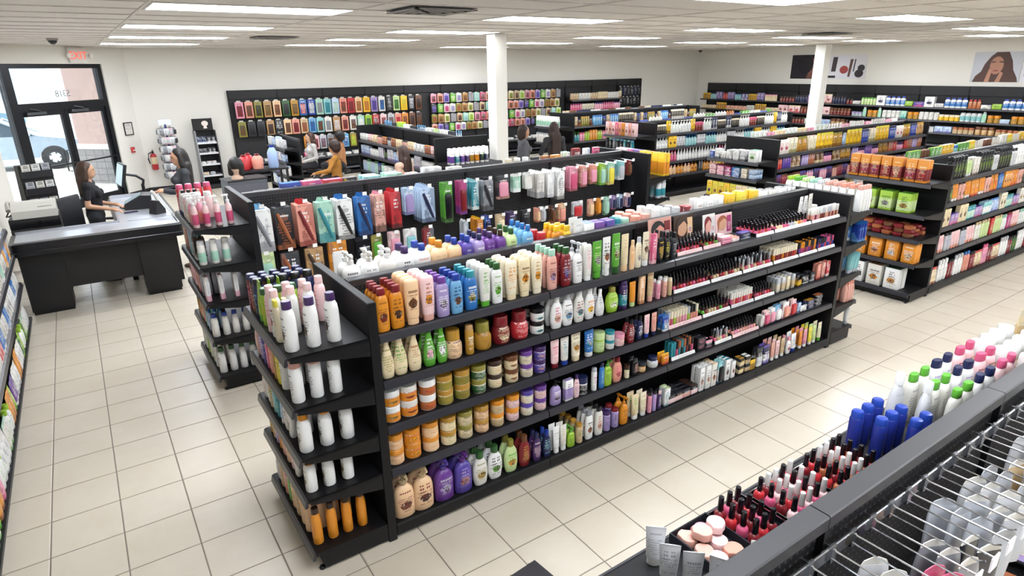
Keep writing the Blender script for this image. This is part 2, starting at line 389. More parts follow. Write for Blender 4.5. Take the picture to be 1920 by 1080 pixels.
# ================================================================== people
def grow(prims, voxel, mats, name, smooth=3):
    """one continuous skin over tapered limbs and ellipsoids; face colours follow the nearest piece"""
    g = Geo()
    for p in prims:
        if p[0] == 'c':
            _, a, b, ra, rb, m = p; a, b = Vector(a), Vector(b); d = b-a; L = d.length or 1e-4; d = d/L
            pts, rr = [], []
            for t in (-.96, -.7, -.3): pts.append(a+d*ra*t); rr.append(ra*math.sqrt(1-t*t))
            for t in (0, .25, .5, .75, 1): pts.append(a+d*L*t); rr.append(ra+(rb-ra)*t)
            for t in (.3, .7, .96): pts.append(b+d*rb*t); rr.append(rb*math.sqrt(1-t*t))
            g.tube(pts, rr, 14)
        else: g.ball(p[1], p[2], 16, 10)
    o = link('tmp', g.mesh('tmp', mats[0]))
    r = o.modifiers.new('r', 'REMESH'); r.mode = 'VOXEL'; r.voxel_size = voxel
    s = o.modifiers.new('s', 'SMOOTH'); s.factor = .5; s.iterations = smooth
    me = bpy.data.meshes.new_from_object(o.evaluated_get(bpy.context.evaluated_depsgraph_get()))
    bpy.data.objects.remove(o); me.name = name
    n = len(me.polygons); c = np.zeros(n*3); me.polygons.foreach_get('center', c); c = c.reshape(-1, 3)
    best = np.full(n, 1e9); mi = np.zeros(n, int)
    for p in prims:
        if p[0] == 'c':
            a, b = np.array(p[1], float), np.array(p[2], float); d = b-a; L2 = max(d@d, 1e-9)
            t = np.clip((c-a)@d/L2, 0, 1); dist = np.linalg.norm(c-a-t[:, None]*d, axis=1)-(p[3]+(p[4]-p[3])*t); m = p[5]
        else:
            rr = np.array(p[2], float); dist = (np.linalg.norm((c-np.array(p[1]))/rr, axis=1)-1)*rr.min(); m = p[3]
        u = dist < best; best[u] = dist[u]; mi[u] = m
    me.materials.clear()
    for m in mats: me.materials.append(m)
    me.polygons.foreach_set('material_index', mi.tolist()); me.polygons.foreach_set('use_smooth', [True]*n); me.update()
    return me
SKIN, TOP, BOT, SHOE, EYE, LIP = range(6)
def person(label, loc, rot, h, cols, pose=None, hair='long', sleeve=1., voxel=.011, sit=False, bust=.03, skirt=False, hairlen=.55, tilt=0.):
    s = h/1.65
    J = dict(pel=(0, 0, .92), wai=(0, 0, 1.06), che=(0, -.01, 1.25), nb=(0, .01, 1.4), hd=(0, -.015, 1.545))
    for k, x in (('R', -1), ('L', 1)):
        J.update({'sh'+k: (x*.165, .01, 1.355), 'el'+k: (x*.205, .03, 1.09), 'wr'+k: (x*.2, -.05, .87), 'hp'+k: (x*.085, 0, .9), 'kn'+k: (x*.09, -.01, .49), 'an'+k: (x*.09, .02, .08), 'to'+k: (x*.1, -.12, .035)})
    if sit:
        dz = -.42
        for k in ('pel', 'wai', 'che', 'nb', 'hd', 'shR', 'shL', 'elR', 'elL', 'wrR', 'wrL', 'hpR', 'hpL'): J[k] = (J[k][0], J[k][1], J[k][2]+dz)
        for k, x in (('R', -1), ('L', 1)): J['kn'+k] = (x*.11, -.42, .52); J['an'+k] = (x*.11, -.4, .09); J['to'+k] = (x*.115, -.54, .035); J['wr'+k] = (x*.12, -.25, .6)
    if pose: J.update(pose)
    def v(k, dx=0, dy=0, dz=0): q = J[k]; return (q[0]+dx, q[1]+dy, q[2]+dz)
    P = []
    def c(a, b, ra, rb, m): P.append(('c', a, b, ra, rb, m))
    def e(q, r, m): P.append(('e', q, r, m))
    # torso
    e(v('pel'), (.155, .105, .12), BOT); c(v('pel', 0, 0, .03), v('wai'), .115, .1, TOP); c(v('wai'), v('che'), .105, .12, TOP)
    e(v('che', 0, .0, .0), (.155, .1, .13), TOP); c(v('shR', .05), v('shL', -.05), .062, .062, TOP)
    for k in (-1, 1): e(v('che', k*.07, -.075-bust*.3, -.01), (.062, .05, .06), TOP)
    c(v('nb', 0, 0, -.02), v('hd', 0, .01, -.06), .05, .045, SKIN)
    # head and face
    hx, hy, hz = J['hd']
    e((hx, hy, hz+.015), (.072, .088, .098), SKIN); e((hx, hy-.02, hz-.05), (.054, .062, .06), SKIN)
    c((hx, hy-.078, hz+.015), (hx, hy-.089, hz-.02), .0075, .0115, SKIN)
    for k in (-1, 1): e((hx+k*.03, hy-.081, hz+.018), (.014, .008, .007), EYE); e((hx+k*.073, hy+.005, hz), (.01, .018, .026), SKIN)
    e((hx, hy-.08, hz-.056), (.021, .009, .007), LIP)
    for k, x in (('R', -1), ('L', 1)):
        sh, el, wr = Vector(J['sh'+k]), Vector(J['el'+k]), Vector(J['wr'+k])
        e(tuple(sh), (.06, .06, .06), TOP)
        up = sh.lerp(el, min(1, sleeve*2)) if sleeve < .5 else el
        c(tuple(sh), tuple(up), .05, .045, TOP)
        c(tuple(sh.lerp(el, .4)), tuple(el), .036, .036, TOP if sleeve >= .5 else SKIN)
        c(tuple(el), tuple(wr), .04 if sleeve > .5 else .036, .034 if sleeve > .5 else .024, TOP if sleeve > .5 else SKIN)
        d = (wr-el).normalized(); pal = wr+d*.06
        c(tuple(wr+d*.012), tuple(pal), .024, .03, SKIN)
        sd = d.cross(Vector((0, 0, 1)));  sd = sd.normalized() if sd.length > .1 else Vector((1, 0, 0))
        dn = sd.cross(d)*(-1 if sd.cross(d).z > 0 else 1)
        for q, ln in ((-.024, .062), (-.008, .074), (.008, .07), (.024, .052)):
            a = pal+sd*q+d*.018; m_ = a+d*ln*.55+dn*.008; c(tuple(a), tuple(m_), .0095, .009, SKIN); c(tuple(m_), tuple(m_+d*ln*.4+dn*.022), .009, .0075, SKIN)
        a = wr+d*.03-sd*.026*x; c(tuple(a), tuple(a+d*.04-sd*.02*x+dn*.008), .011, .008, SKIN)
        hp, kn, an, to = (Vector(J[q+k]) for q in ('hp', 'kn', 'an', 'to'))
        c(tuple(hp), tuple(kn), .088, .058, BOT); c(tuple(kn), tuple(an), .056, .036, BOT)
        c(tuple(an+Vector((0, .03, -.035))), tuple(to), .034, .03, SHOE); c(tuple(an), tuple(an+Vector((0, .0, -.02))), .033, .033, SKIN)
    if skirt: c(v('pel', 0, 0, -.05), (0, 0, .42), .15, .19, BOT)
    mats = [M(cols['skin'], .5), M(cols['top'], .85), M(cols['bot'], .85), M(cols['shoe'], .5), M('241A18', .3), M('A85A56', .45)]
    me = grow(P, voxel, mats, 'person'); me.transform(Matrix.Scale(s, 4))
    o = link('person', me, None, loc, rot); tag(o, label, 'person')
    H = []
    H.append(('e', (hx, hy+.022, hz+.045), (.084, .094, .088), 0))
    if hair == 'long':
        L = hairlen
        H += [('c', (hx, hy+.06, hz+.02), (hx, hy+.085, hz-.12), .07, .068, 0), ('c', (hx, hy+.085, hz-.12), (hx, hy+.105, hz-L+.1), .068, .035, 0)]
        for k in (-1, 1): H += [('c', (hx+k*.068, hy+.01, hz+.04), (hx+k*.08, hy+.02, hz-.1), .03, .035, 0), ('c', (hx+k*.076, hy+.03, hz-.1), (hx+k*.09, hy+.06, hz-L*.72), .032, .02, 0), ('c', (hx+k*.05, hy+.09, hz-.1), (hx+k*.07, hy+.11, hz-L+.12), .045, .025, 0)]
    elif hair == 'afro': H += [('e', (hx, hy+.03, hz+.06), (.125, .12, .11), 0), ('e', (hx, hy+.05, hz), (.12, .1, .1), 0)]
    else: H += [('c', (hx, hy+.06, hz+.02), (hx, hy+.07, hz-.09), .07, .06, 0)]+[('c', (hx+k*.066, hy+.01, hz+.04), (hx+k*.072, hy+.02, hz-.09), .03, .028, 0) for k in (-1, 1)]
    hm = mat_hair(cols['hair']); hme = grow(H, .012, [hm], 'hair', 2); hme.transform(Matrix.Scale(s, 4)); link('hair', hme, o)
    return o
def mat_hair(col):
    m, nt, b = newmat('hair_'+col); N = NT(nt); x, y, z = N.xyz('Object')
    n = N.noise(N.comb(N.m('MULTIPLY', x, 60.), N.m('MULTIPLY', y, 60.), N.m('MULTIPLY', z, 4.)), 2.2, 3)
    c = C(col); N.put(b.inputs['Base Color'], N.mix(n, tuple(q*.45 for q in c[:3])+(1,), tuple(min(1, q*1.7) for q in c[:3])+(1,))); b.inputs['Roughness'].default_value = .55
    return m
person('woman cashier in a black t-shirt with brown hair behind the checkout counter', (0., 9.4, 0), math.radians(80), 1.52, dict(skin='BE9274', top='121116', bot='17181F', shoe='1A1A1C', hair='3A2418'),
       dict(elR=(-.2, .03, 1.1), wrR=(-.19, -.22, 1.04), elL=(.2, .04, 1.1), wrL=(.14, -.2, 1.05)), sleeve=.3, voxel=.0085, hairlen=.42)
person('woman customer in a charcoal jacket with very long black hair at the checkout', (1.05, 9.3, 0), math.radians(-88), 1.61, dict(skin='C49474', top='33353A', bot='1C2236', shoe='4A3428', hair='17120F'),
       dict(elR=(-.19, -.02, 1.1), wrR=(-.08, -.24, 1.12), elL=(.19, -.02, 1.1), wrL=(.08, -.25, 1.13), toR=(-.1, -.15, .03), kn=(0, 0, .5)), voxel=.0085, hairlen=.62)
person('seated woman in a pale grey top with long brown hair looking left', (4.42, 14.75, 0), math.radians(-88), 1.62, dict(skin='CDA386', top='B9B6B2', bot='2A2A30', shoe='222222', hair='3C2419'), sit=True, hairlen=.55)
person('seated woman with black rounded hair beyond the woman in brown', (4.95, 14.3, 0), math.radians(-120), 1.62, dict(skin='8A5C40', top='A9754C', bot='222226', shoe='222222', hair='17110F'), sit=True, hair='afro')
person('seated woman in a mustard brown sweater with dark brown hair, seen from behind', (4.15, 12.35, 0), math.radians(-118), 1.62, dict(skin='B88A68', top='A9742E', bot='141417', shoe='1A1A1C', hair='2A1710'),
       dict(elL=(.26, -.1, .72), wrL=(.2, -.36, .66), elR=(-.24, .02, .7)), sit=True, hair='afro', sleeve=.9)
person('seated woman in a pale pink sweater with straight dark brown hair, seen from behind', (4.35, 9.58, .14), math.radians(-150), 1.64, dict(skin='C79C80', top='CDA994', bot='2A2A30', shoe='222222', hair='33211A'), sit=True, hairlen=.4)
person('standing woman in a grey top with tied dark hair, right of the centre column', (6.45, 9.12, 0), math.radians(70), 1.6, dict(skin='B98A6C', top='55555A', bot='23283C', shoe='222222', hair='2A1C16'), hair='short')
person('standing woman with long dark brown hair seen from behind, right of the centre column', (7.03, 9.0, 0), math.radians(172), 1.62, dict(skin='BE8E70', top='2A2A2C', bot='26262C', shoe='222222', hair='2C1B14'), dict(elL=(.24, -.05, 1.12), wrL=(.1, -.28, 1.1)), hairlen=.62, sleeve=.9)
def stool(label, x, y, u=0.):
    t = thing('salon_stool', label, 'stool', (x, y, 0), 0, 'stools under seated shoppers')
    part('seat', Geo().lathe([(.17, .325+u), (.185, .335+u), (.185, .355+u), (.17, .365+u)], 18), M('1A1A1C', .4), t); part('post', Geo().lathe([(.03, .04), (.03, .325+u)], 10), CHROME, t)
    part('foot_ring', Geo().lathe([(.2, 0), (.2, .02), (.05, .04)], 18), CHROME, t)
for lb, x, y, *u in (('round black stool under the woman in pale grey', 4.42, 14.75), ('round black stool under the woman with black rounded hair', 4.95, 14.3), ('round black stool under the woman in mustard brown', 4.15, 12.35), ('round black stool under the woman in pale pink', 4.35, 9.58, .14)): stool(lb, x, y, *u)

# ================================================================== product shapes (front = -Y, base at z = 0)
def ell(rx, ry, z, n=14, pw=2.3):
    out = []
    for i in range(n):
        a = 2*PI*(i+.5)/n; c, q = math.cos(a), math.sin(a)
        out.append((rx*math.copysign(abs(c)**(2/pw), c), ry*math.copysign(abs(q)**(2/pw), q), z))
    return out
def k_sham(w, h, d):
    a, b = w/2, d/2
    body = Geo().rings([ell(a*s, b*s, h*z) for s, z in ((.9, 0), (1, .02), (1.02, .3), (1, .62), (.9, .76), (.68, .825), (.55, .84))])
    cap = Geo().rings([ell(a*s, b*s*1.1, h*z) for s, z in ((.62, .842), (.64, .86), (.62, .975), (.56, 1.))])
    return body, ('cap', cap)
def k_rsham(w, h, d): return k_sham(w, h, d)
def k_oval(w, h, d):          # lotion bottle with waist-less oval body and narrow cap
    a, b = w/2, d/2
    body = Geo().rings([ell(a*s, b*s, h*z) for s, z in ((.74, 0), (.82, .02), (1, .25), (1, .45), (.86, .64), (.55, .77), (.42, .8))])
    cap = Geo().rings([ell(a*s, a*s, h*z) for s, z in ((.42, .802), (.42, .97), (.36, 1.))])
    return body, ('cap', cap)
def k_cond(w, h, d):          # upside-down bottle standing on its cap
    a, b = w/2, d/2
    body = Geo().rings([ell(a*s, b*t, h*z) for s, t, z in ((.8, .9, .135), (.88, 1, .16), (1, 1.02, .5), (1.02, .95, .8), (.96, .8, .94), (.8, .55, .985), (.55, .3, 1.))])
    cap = Geo().rings([ell(a*s, b*t, h*z) for s, t, z in ((.76, .9, 0), (.8, .95, .012), (.8, .95, .13))])
    return body, ('cap', cap)
def k_tube(w, h, d):          # squeeze tube standing on its cap, flat crimped top
    a, b = w/2, d/2
    body = Geo().rings([ell(a*s, b*t, h*z, 14, 2.) for s, t, z in ((.62, .8, .16), (.8, 1, .19), (.88, .82, .5), (.97, .35, .85), (1., .1, .95), (1., .08, 1.))])
    cap = Geo().rings([ell(a*s, b*t, h*z) for s, t, z in ((.66, .85, 0), (.7, .9, .01), (.7, .9, .158))])
    return body, ('cap', cap)
def k_pump(w, h, d):
    a, b = w/2, d/2
    body = Geo().rings([ell(a*s, b*s, h*z) for s, z in ((.9, 0), (1, .02), (1.02, .3), (1, .5), (.86, .62), (.5, .7), (.3, .72))])
    r = a*.32
    cap = Geo().lathe([(r, h*.722), (r*1.1, h*.73), (r*1.1, h*.8), (r*.5, h*.81), (r*.35, h*.9), (r*.35, h*.93)], 10)
    cap.rings([[(-r*.8, r*.7, z), (r*.8, r*.7, z), (r*.7, -r*1.2, z), (r*.3, -r*3.2, z-h*.01), (-r*.3, -r*3.2, z-h*.01), (-r*.7, -r*1.2, z)] for z in (h*.93, h*.985)])
    return body, ('pump', cap)
def k_lpump(w, h, d):         # broad-shouldered bottle with a short pump
    a, b = w/2, d/2
    body = Geo().rings([ell(a*s, b*s, h*z) for s, z in ((.9, 0), (1, .02), (1.02, .3), (1, .62), (.92, .7), (.68, .77), (.34, .8), (.3, .81))])
    r = a*.3
    cap = Geo().lathe([(r, h*.812), (r*1.15, h*.82), (r*1.15, h*.88), (r*.5, h*.885), (r*.4, h*.94), (r*.4, h*.95)], 10)
    cap.rings([[(-r*.8, r*.7, z), (r*.8, r*.7, z), (r*.7, -r*1.2, z), (r*.3, -r*2.8, z-h*.008), (-r*.3, -r*2.8, z-h*.008), (-r*.7, -r*1.2, z)] for z in (h*.95, h*.995)])
    return body, ('pump', cap)
def k_jug(w, h, d):           # broad-shouldered bottle with a small cap
    a, b = w/2, d/2
    body = Geo().rings([ell(a*s, b*s, h*z) for s, z in ((.9, 0), (1, .02), (1.02, .3), (1, .66), (.93, .76), (.7, .83), (.4, .855), (.34, .86))])
    cap = Geo().lathe([(a*.38, h*.862), (a*.4, h*.87), (a*.38, h*.985), (a*.33, h)], 12)
    return body, ('cap', cap)
def k_taper(w, h, d):
    a, b = w/2, d/2
    body = Geo().rings([ell(a*s, b*s, h*z) for s, z in ((.72, 0), (.85, .02), (1, .22), (.94, .4), (.62, .62), (.4, .78), (.36, .86))])
    cap = Geo().rings([ell(a*s, b*s*1.2, h*z) for s, z in ((.38, .862), (.38, .98), (.32, 1.))])
    return body, ('cap', cap)
def k_jar(w, h, d):
    a = w/2
    body = Geo().lathe([(a*.9, 0), (a*.97, .004), (a*.97, h*.6), (a*.9, h*.66)], 18)
    cap = Geo().lathe([(a, h*.665), (a, h*.97), (a*.95, h)], 18)
    return body, ('lid', cap)
def k_mask(w, h, d):          # bulging jar with a narrower lid
    a = w/2
    body = Geo().lathe([(a*.86, 0), (a*.97, .01), (a, h*.3), (a*.96, h*.5), (a*.76, h*.62), (a*.7, h*.64)], 18)
    cap = Geo().lathe([(a*.78, h*.645), (a*.8, h*.66), (a*.76, h*.96), (a*.7, h)], 18)
    return body, ('lid', cap)
def k_can(w, h, d):
    a = w/2
    body = Geo().lathe([(a*.92, 0), (a, .006), (a, h*.8), (a*.86, h*.83)], 14)
    cap = Geo().lathe([(a*.9, h*.832), (a*.9, h*.95), (a*.75, h*.99), (a*.4, h)], 14)
    return body, ('cap', cap)
def k_polish(w, h, d):
    a = w/2
    body = Geo().lathe([(a*.8, 0), (a, h*.04), (a, h*.28), (a*.8, h*.37), (a*.42, h*.41), (a*.4, h*.43)], 10)
    cap = Geo().lathe([(a*.5, h*.432), (a*.55, h*.46), (a*.46, h*.98), (a*.36, h)], 10)
    return body, ('cap', cap)
def k_stick(w, h, d):
    a = w/2
    body = Geo().lathe([(a*.9, 0), (a, .003), (a, h*.52), (a*.8, h*.53)], 8)
    cap = Geo().lathe([(a*.98, h*.532), (a*.98, h*.98), (a*.8, h)], 8)
    return body, ('cap', cap)
def cbox(w, h, d, c=.004):
    a, b = w/2, d/2
    def ring(e, z): return [(-a+c, -b+e, z), (a-c, -b+e, z), (a-e, -b+c, z), (a-e, b-c, z), (a-c, b-e, z), (-a+c, b-e, z), (-a+e, b-c, z), (-a+e, -b+c, z)]
    return Geo().rings([ring(c*.6, 0), ring(0, c), ring(0, h-c), ring(c*.6, h)])
def k_box(w, h, d): return cbox(w, h, d, min(.004, w*.08)), ('flap', Geo().box(-w/2+.003, w/2-.003, -d/2+.003, d/2-.003, h+.0003, h+.002))
def k_pouch(w, h, d):
    a, b = w/2, d/2
    body = Geo().rings([ell(a*s, b*t, h*z, 12, 3.) for s, t, z in ((.9, .9, 0), (.97, 1, .06), (1, .95, .35), (1, .5, .72), (.99, .15, .86))])
    cap = Geo().rings([ell(a*s, b*t, h*z, 12, 3.) for s, t, z in ((.99, .14, .862), (1, .08, .9), (1, .08, 1))])
    return body, ('crimp', cap)
def k_bar(w, h, d):           # flat pillow pack
    a, b = w/2, d/2
    body = Geo().rings([ell(a*s, b*t, h*z, 10, 3.) for s, t, z in ((.85, .85, 0), (1, 1, .4), (.9, .9, .85), (.6, .6, 1.))])
    return body, None
def k_pack(w, h, d):          # carton with hanging tab
    body = cbox(w, h*.92, d, .005)
    tab = Geo().rings([[(-w*.3, d/2-.004, h*.9201), (w*.3, d/2-.004, h*.9201), (w*.3, d/2, h*.9201), (-w*.3, d/2, h*.9201)], [(-w*.2, d/2-.004, h), (w*.2, d/2-.004, h), (w*.2, d/2, h), (-w*.2, d/2, h)]])
    return body, ('hang_tab', tab)
def k_blister(w, h, d):       # card with a clear-plastic shaped bubble
    body = cbox(w, h, .012, .006)
    a = w*.36
    bub = Geo().rings([[(x*a*s, -.0062-y, h*.42+z*h*.32*s) for x, z in ((-1, -.8), (-.8, -1), (.8, -1), (1, -.8), (1, .8), (.8, 1), (-.8, 1), (-1, .8))] for s, y in ((1, 0), (.96, d*.7), (.8, d))])
    return body, ('bubble', bub)
KIND = dict(sham=(k_sham, .55, 'shampoo bottle', 'bottle'), rsham=(k_rsham, .92, 'shampoo bottle', 'bottle'), oval=(k_oval, .55, 'lotion bottle', 'bottle'), cond=(k_cond, .55, 'upturned conditioner bottle', 'bottle'), tube=(k_tube, .6, 'squeeze tube', 'tube'), pump=(k_pump, .62, 'pump bottle', 'bottle'),
 lpump=(k_lpump, .7, 'pump bottle', 'bottle'), jug=(k_jug, .65, 'broad-shouldered bottle', 'bottle'), taper=(k_taper, .6, 'slender-necked bottle', 'bottle'), jar=(k_jar, 1., 'cream jar', 'jar'), mask=(k_mask, 1., 'bulging jar', 'jar'), can=(k_can, 1., 'spray can', 'spray can'), polish=(k_polish, 1., 'nail polish bottle', 'nail polish'),
 stick=(k_stick, 1., 'lip gloss tube', 'lip gloss'), box=(k_box, .5, 'carton', 'box'), pouch=(k_pouch, .42, 'stand-up pouch', 'pouch'), bar=(k_bar, .7, 'small pillow pack', 'packet'), pack=(k_pack, .3, 'hanging carton', 'package'), blister=(k_blister, .25, 'blister card', 'package'))
NAMES = {'sham': 'shampoo_bottle', 'rsham': 'shampoo_bottle', 'oval': 'lotion_bottle', 'cond': 'conditioner_bottle', 'tube': 'squeeze_tube', 'pump': 'pump_bottle', 'lpump': 'pump_bottle', 'jug': 'broad_bottle', 'taper': 'slender_bottle', 'jar': 'cream_jar', 'mask': 'mask_jar', 'can': 'spray_can', 'polish': 'nail_polish', 'stick': 'lip_gloss', 'box': 'carton', 'pouch': 'pouch', 'bar': 'packet', 'pack': 'hanging_carton', 'blister': 'blister_card'}
PROTO = {}
def proto(kind, cols, w, h, d=None, parts=True, seed=0):
    cols = (cols.split('/')+['', '', '', ''])[:5]
    body, cap, band, txt, blob = cols
    key = (kind, tuple(cols), w, h, d, parts, seed % 4)
    if key in PROTO: return PROTO[key]
    fn, dr_, noun, cat = KIND[kind]
    g, c = fn(w, h, d or w*dr_)
    if kind in ('jar', 'mask'): lo, hi = .08, .88
    elif kind in ('box', 'pack', 'pouch', 'blister'): lo, hi = .1, .62
    else: lo, hi = .15, .62
    bm_ = PM(body, band, txt, blob, lo, hi, .5 if kind in ('box', 'pack', 'blister') else .3, seed % 4, 'hair' if kind == 'pack' and not parts else 'art' if kind in ('pack', 'blister', 'pouch') or (kind == 'box' and txt and not blob and not band) else '') if (band or txt or blob) else M(body, .3)
    cm = M(cap or body, .3 if kind != 'polish' else .2)
    if parts:
        res = [(NAMES[kind], g.mesh(NAMES[kind], bm_))]
        if c: res.append((c[0], c[1].mesh(c[0], cm)))
    else:
        if c:
            o = len(g.v); g.v += c[1].v; g.f += [tuple(i+o for i in f) for f in c[1].f]; g.mi += [1]*len(c[1].f)
        res = [(NAMES[kind], g.mesh(NAMES[kind], [bm_, cm]))]
    PROTO[key] = res; return res
LABELS = {}
PFX = ''
def put(pr, pos, rot, label, cat, group, extra=None):
    o = link((PFX+'_' if PFX else '')+pr[0][0], pr[0][1], None, pos, rot)
    for nm, me in pr[1:]: link(nm, me, o)
    tag(o, label, cat, group); return o
class Fr:                     # a fixture's frame: local x along its front, local -y towards the shopper
    def __init__(s, x, y, a): s.x, s.y, s.a = x, y, a; s.c, s.s = math.cos(a), math.sin(a)
    def w(s, x, y, z): return (s.x+s.c*x-s.s*y, s.y+s.s*x+s.c*y, z)
def nm(c): return c.replace('_', ' ')
def describe(kind, cols, noun=None):
    c = (cols.split('/')+['', '', '', ''])[:5]; b, cap, band = c[0], c[1], c[2]
    n = noun or KIND[kind][2]
    s = nm(b)+' '+n
    if kind in ('jar', 'mask'): s = nm(band or b)+' '+n+((' with '+nm(cap)+' lid') if cap and cap != b else '')
    elif kind in ('box', 'pack', 'blister', 'pouch', 'bar'):
        if band: s = nm(b)+' and '+nm(band)+' '+n
    elif kind in ('pump', 'lpump'): s += (' with '+nm(cap)+' pump') if cap else ''
    elif cap and cap != b: s += ' with '+nm(cap)+' cap'
    return s
def clip(s): return ' '.join(s.split()[:16])
def shelf(fr, z, y0, where, group, lines, parts=True, seed=0, stackrow=.005):
    """lines: 'x kind colours w h rows [stack] [noun words]' for each facing, x measured along the fixture"""
    items = []
    for ln in lines.strip().splitlines():
        if ln.strip(): items.append(ln.split())
    used = {}
    for n, t in enumerate(items):
        x, kind, cols, w_, h_, rows = float(t[0]), t[1], t[2], float(t[3]), float(t[4]), int(t[5].split(':')[0])
        pit = float(t[5].split(':')[1]) if ':' in t[5] else 0
        st, rest_ = 1, t[6:]
        if rest_ and rest_[0].startswith('s') and rest_[0][1:].isdigit(): st = int(rest_[0][1:]); rest_ = rest_[1:]
        noun = ' '.join(rest_) or None
        d = w_*KIND[kind][1]
        pr = proto(kind, cols, w_, h_, None, parts, seed+n)
        ds = describe(kind, cols, noun); label = ds+' '+where
        if label in used or label in LABELS:
            prev = items[n-1] if n else items[n+1] if len(items) > 1 else None
            label = '%s, %s from left, %s' % (ds, ordn(n+1), where)
        used[label] = 1; LABELS[label] = 1
        for r in range(rows):
            for k in range(st):
                px = x+rnd(-.003, .003); py = y0+d/2+r*(pit or d+.008)+rnd(-.002, .002)
                pre = ('' if rows == 1 else ('front ', 'second-row ', 'third-row ', 'fourth-row ', 'fifth-row ')[r])+('' if st == 1 else ('lower ', 'upper ', 'topmost ')[k])
                put(pr, fr.w(px, py, z+k*(h_+.0005)+.0006), fr.a+rnd(-.06, .06), clip(pre+label), KIND[kind][3], group)
def fill(fr, x0, x1, z, y0, hmax, where, group, themes, rows=1, parts=False, gap=.004, wscale=1.):
    """a run of facings chosen from themed stock; each facing 1-4 alike pieces wide"""
    x = x0; n = 0; last = None; cn_ = 0
    while True:
        th = random.choice(themes)
        while th == last and len(themes) > 1: th = random.choice(themes)
        last = th
        kind, cols, w_, h_ = th[0], th[1], th[2]*wscale, min(th[3], hmax)
        k = th[4] if len(th) > 4 else random.choice((1, 2, 2, 3))
        if x+w_ > x1: break
        n += 1; pr = proto(kind, cols, w_, h_, None, parts, n)
        ds = describe(kind, cols); d = w_*KIND[kind][1]
        for i in range(k):
            if x+w_ > x1: break
            for r in range(rows): cn_ = cn_+1 if r == 0 else cn_; put(pr, fr.w(x+w_/2, y0+d/2+r*(d+.01)+rnd(0, .004), z+.0006), fr.a+rnd(-.05, .05), clip('%s, %s%s from left %s' % (ds, 'second row, ' if r else '', ordn(cn_), where)), KIND[kind][3], group)
            x += w_+gap
        x += rnd(.0, .02)
# ================================================================== store fixtures
def shelf_mesh(W, D, lip=.04):
    return Geo().box(.002, W-.002, -D, -.012, -.012, 0).prism([(-.012, -.012), (-.012, -.075), (-D+.08, -.03), (-D+.02, -.012)], .002, .006, 'x').prism([(-.012, -.012), (-.012, -.075), (-D+.08, -.03), (-D+.02, -.012)], W-.006, W-.002, 'x')
def lip_mesh(W, D, lip=.042): return Geo().prism([(-D, .002), (-D-.012, -.004), (-D-.02, -lip), (-D-.008, -lip-.004), (-D, -lip+.004)], .004, W-.004, 'x')
def gondola(label, x, y, a, W, H, nsec, front, back, df, db, decks=True, ends=(1, 1), toprail=True, peg=True):
    t = thing('gondola_shelving', label, 'shelving', (x, y, 0), a, 'black gondola shelving units')
    sw = W/nsec
    bp = B(.004, sw-.004, -.011, .011, .1, H-.03).mesh('back_panel', PEG if peg else BLK, False)
    for i in range(nsec): link('back_panel', bp, t, (i*sw, 0, 0))
    up = B(-.014, .014, -.03, .03, 0, H-.04).mesh('upright', BLK, False)
    for i in range(1, nsec): link('upright', up, t, (i*sw, 0, 0))
    if toprail:
        tr = Geo().rings([[(.002, q*(-.03+e), zz), (sw-.002, q*(-.03+e), zz), (sw-.002, q*(.03-e), zz), (.002, q*(.03-e), zz)] for q, e, zz in ((1, 0, H-.04), (1, 0, H-.004), (1, .004, H))]).mesh('top_rail', GREYTOP, False)
        for i in range(nsec): link('top_rail', tr, t, (i*sw, 0, 0))
    for sgn, lv, D in ((1, front, df), (-1, back, db)):
        rot = 0 if sgn > 0 else PI
        if lv:
            sm = shelf_mesh(sw, D-.02).mesh('shelf', BLK, False); lm = lip_mesh(sw, D-.02).mesh('price_rail', RAILM, False)
            for i in range(nsec):
                for z in lv:
                    s = link('shelf', sm, t, ((i if sgn > 0 else i+1)*sw, 0, z), rot); link('price_rail', lm, s)
        if decks and D > .05:
            dm = Geo().box(.002, sw-.002, -D+.005, -.012, .07, .098).box(.002, sw-.002, -D+.03, -D+.05, .0, .07).prism([(-D+.005, .1), (-D-.006, .094), (-D-.006, .03), (-D+.005, .03)], .002, sw-.002, 'x').mesh('base_deck', BLK, False)
            for i in range(nsec): link('base_deck', dm, t, ((i if sgn > 0 else i+1)*sw, 0, 0), rot)
    em = Geo().rings([[(-.05+e, -df+e, zz), (-.002-e, -df+e, zz), (-.002-e, db-e, zz), (-.05+e, db-e, zz)] for e, zz in ((0, 0.), (0, H-.004), (.004, H))]).mesh('end_panel', [BLK], False)
    if ends[0]: link('end_panel', em, t)
    if ends[1]: link('end_panel', em, t, (W+.052, 0, 0))
    return t
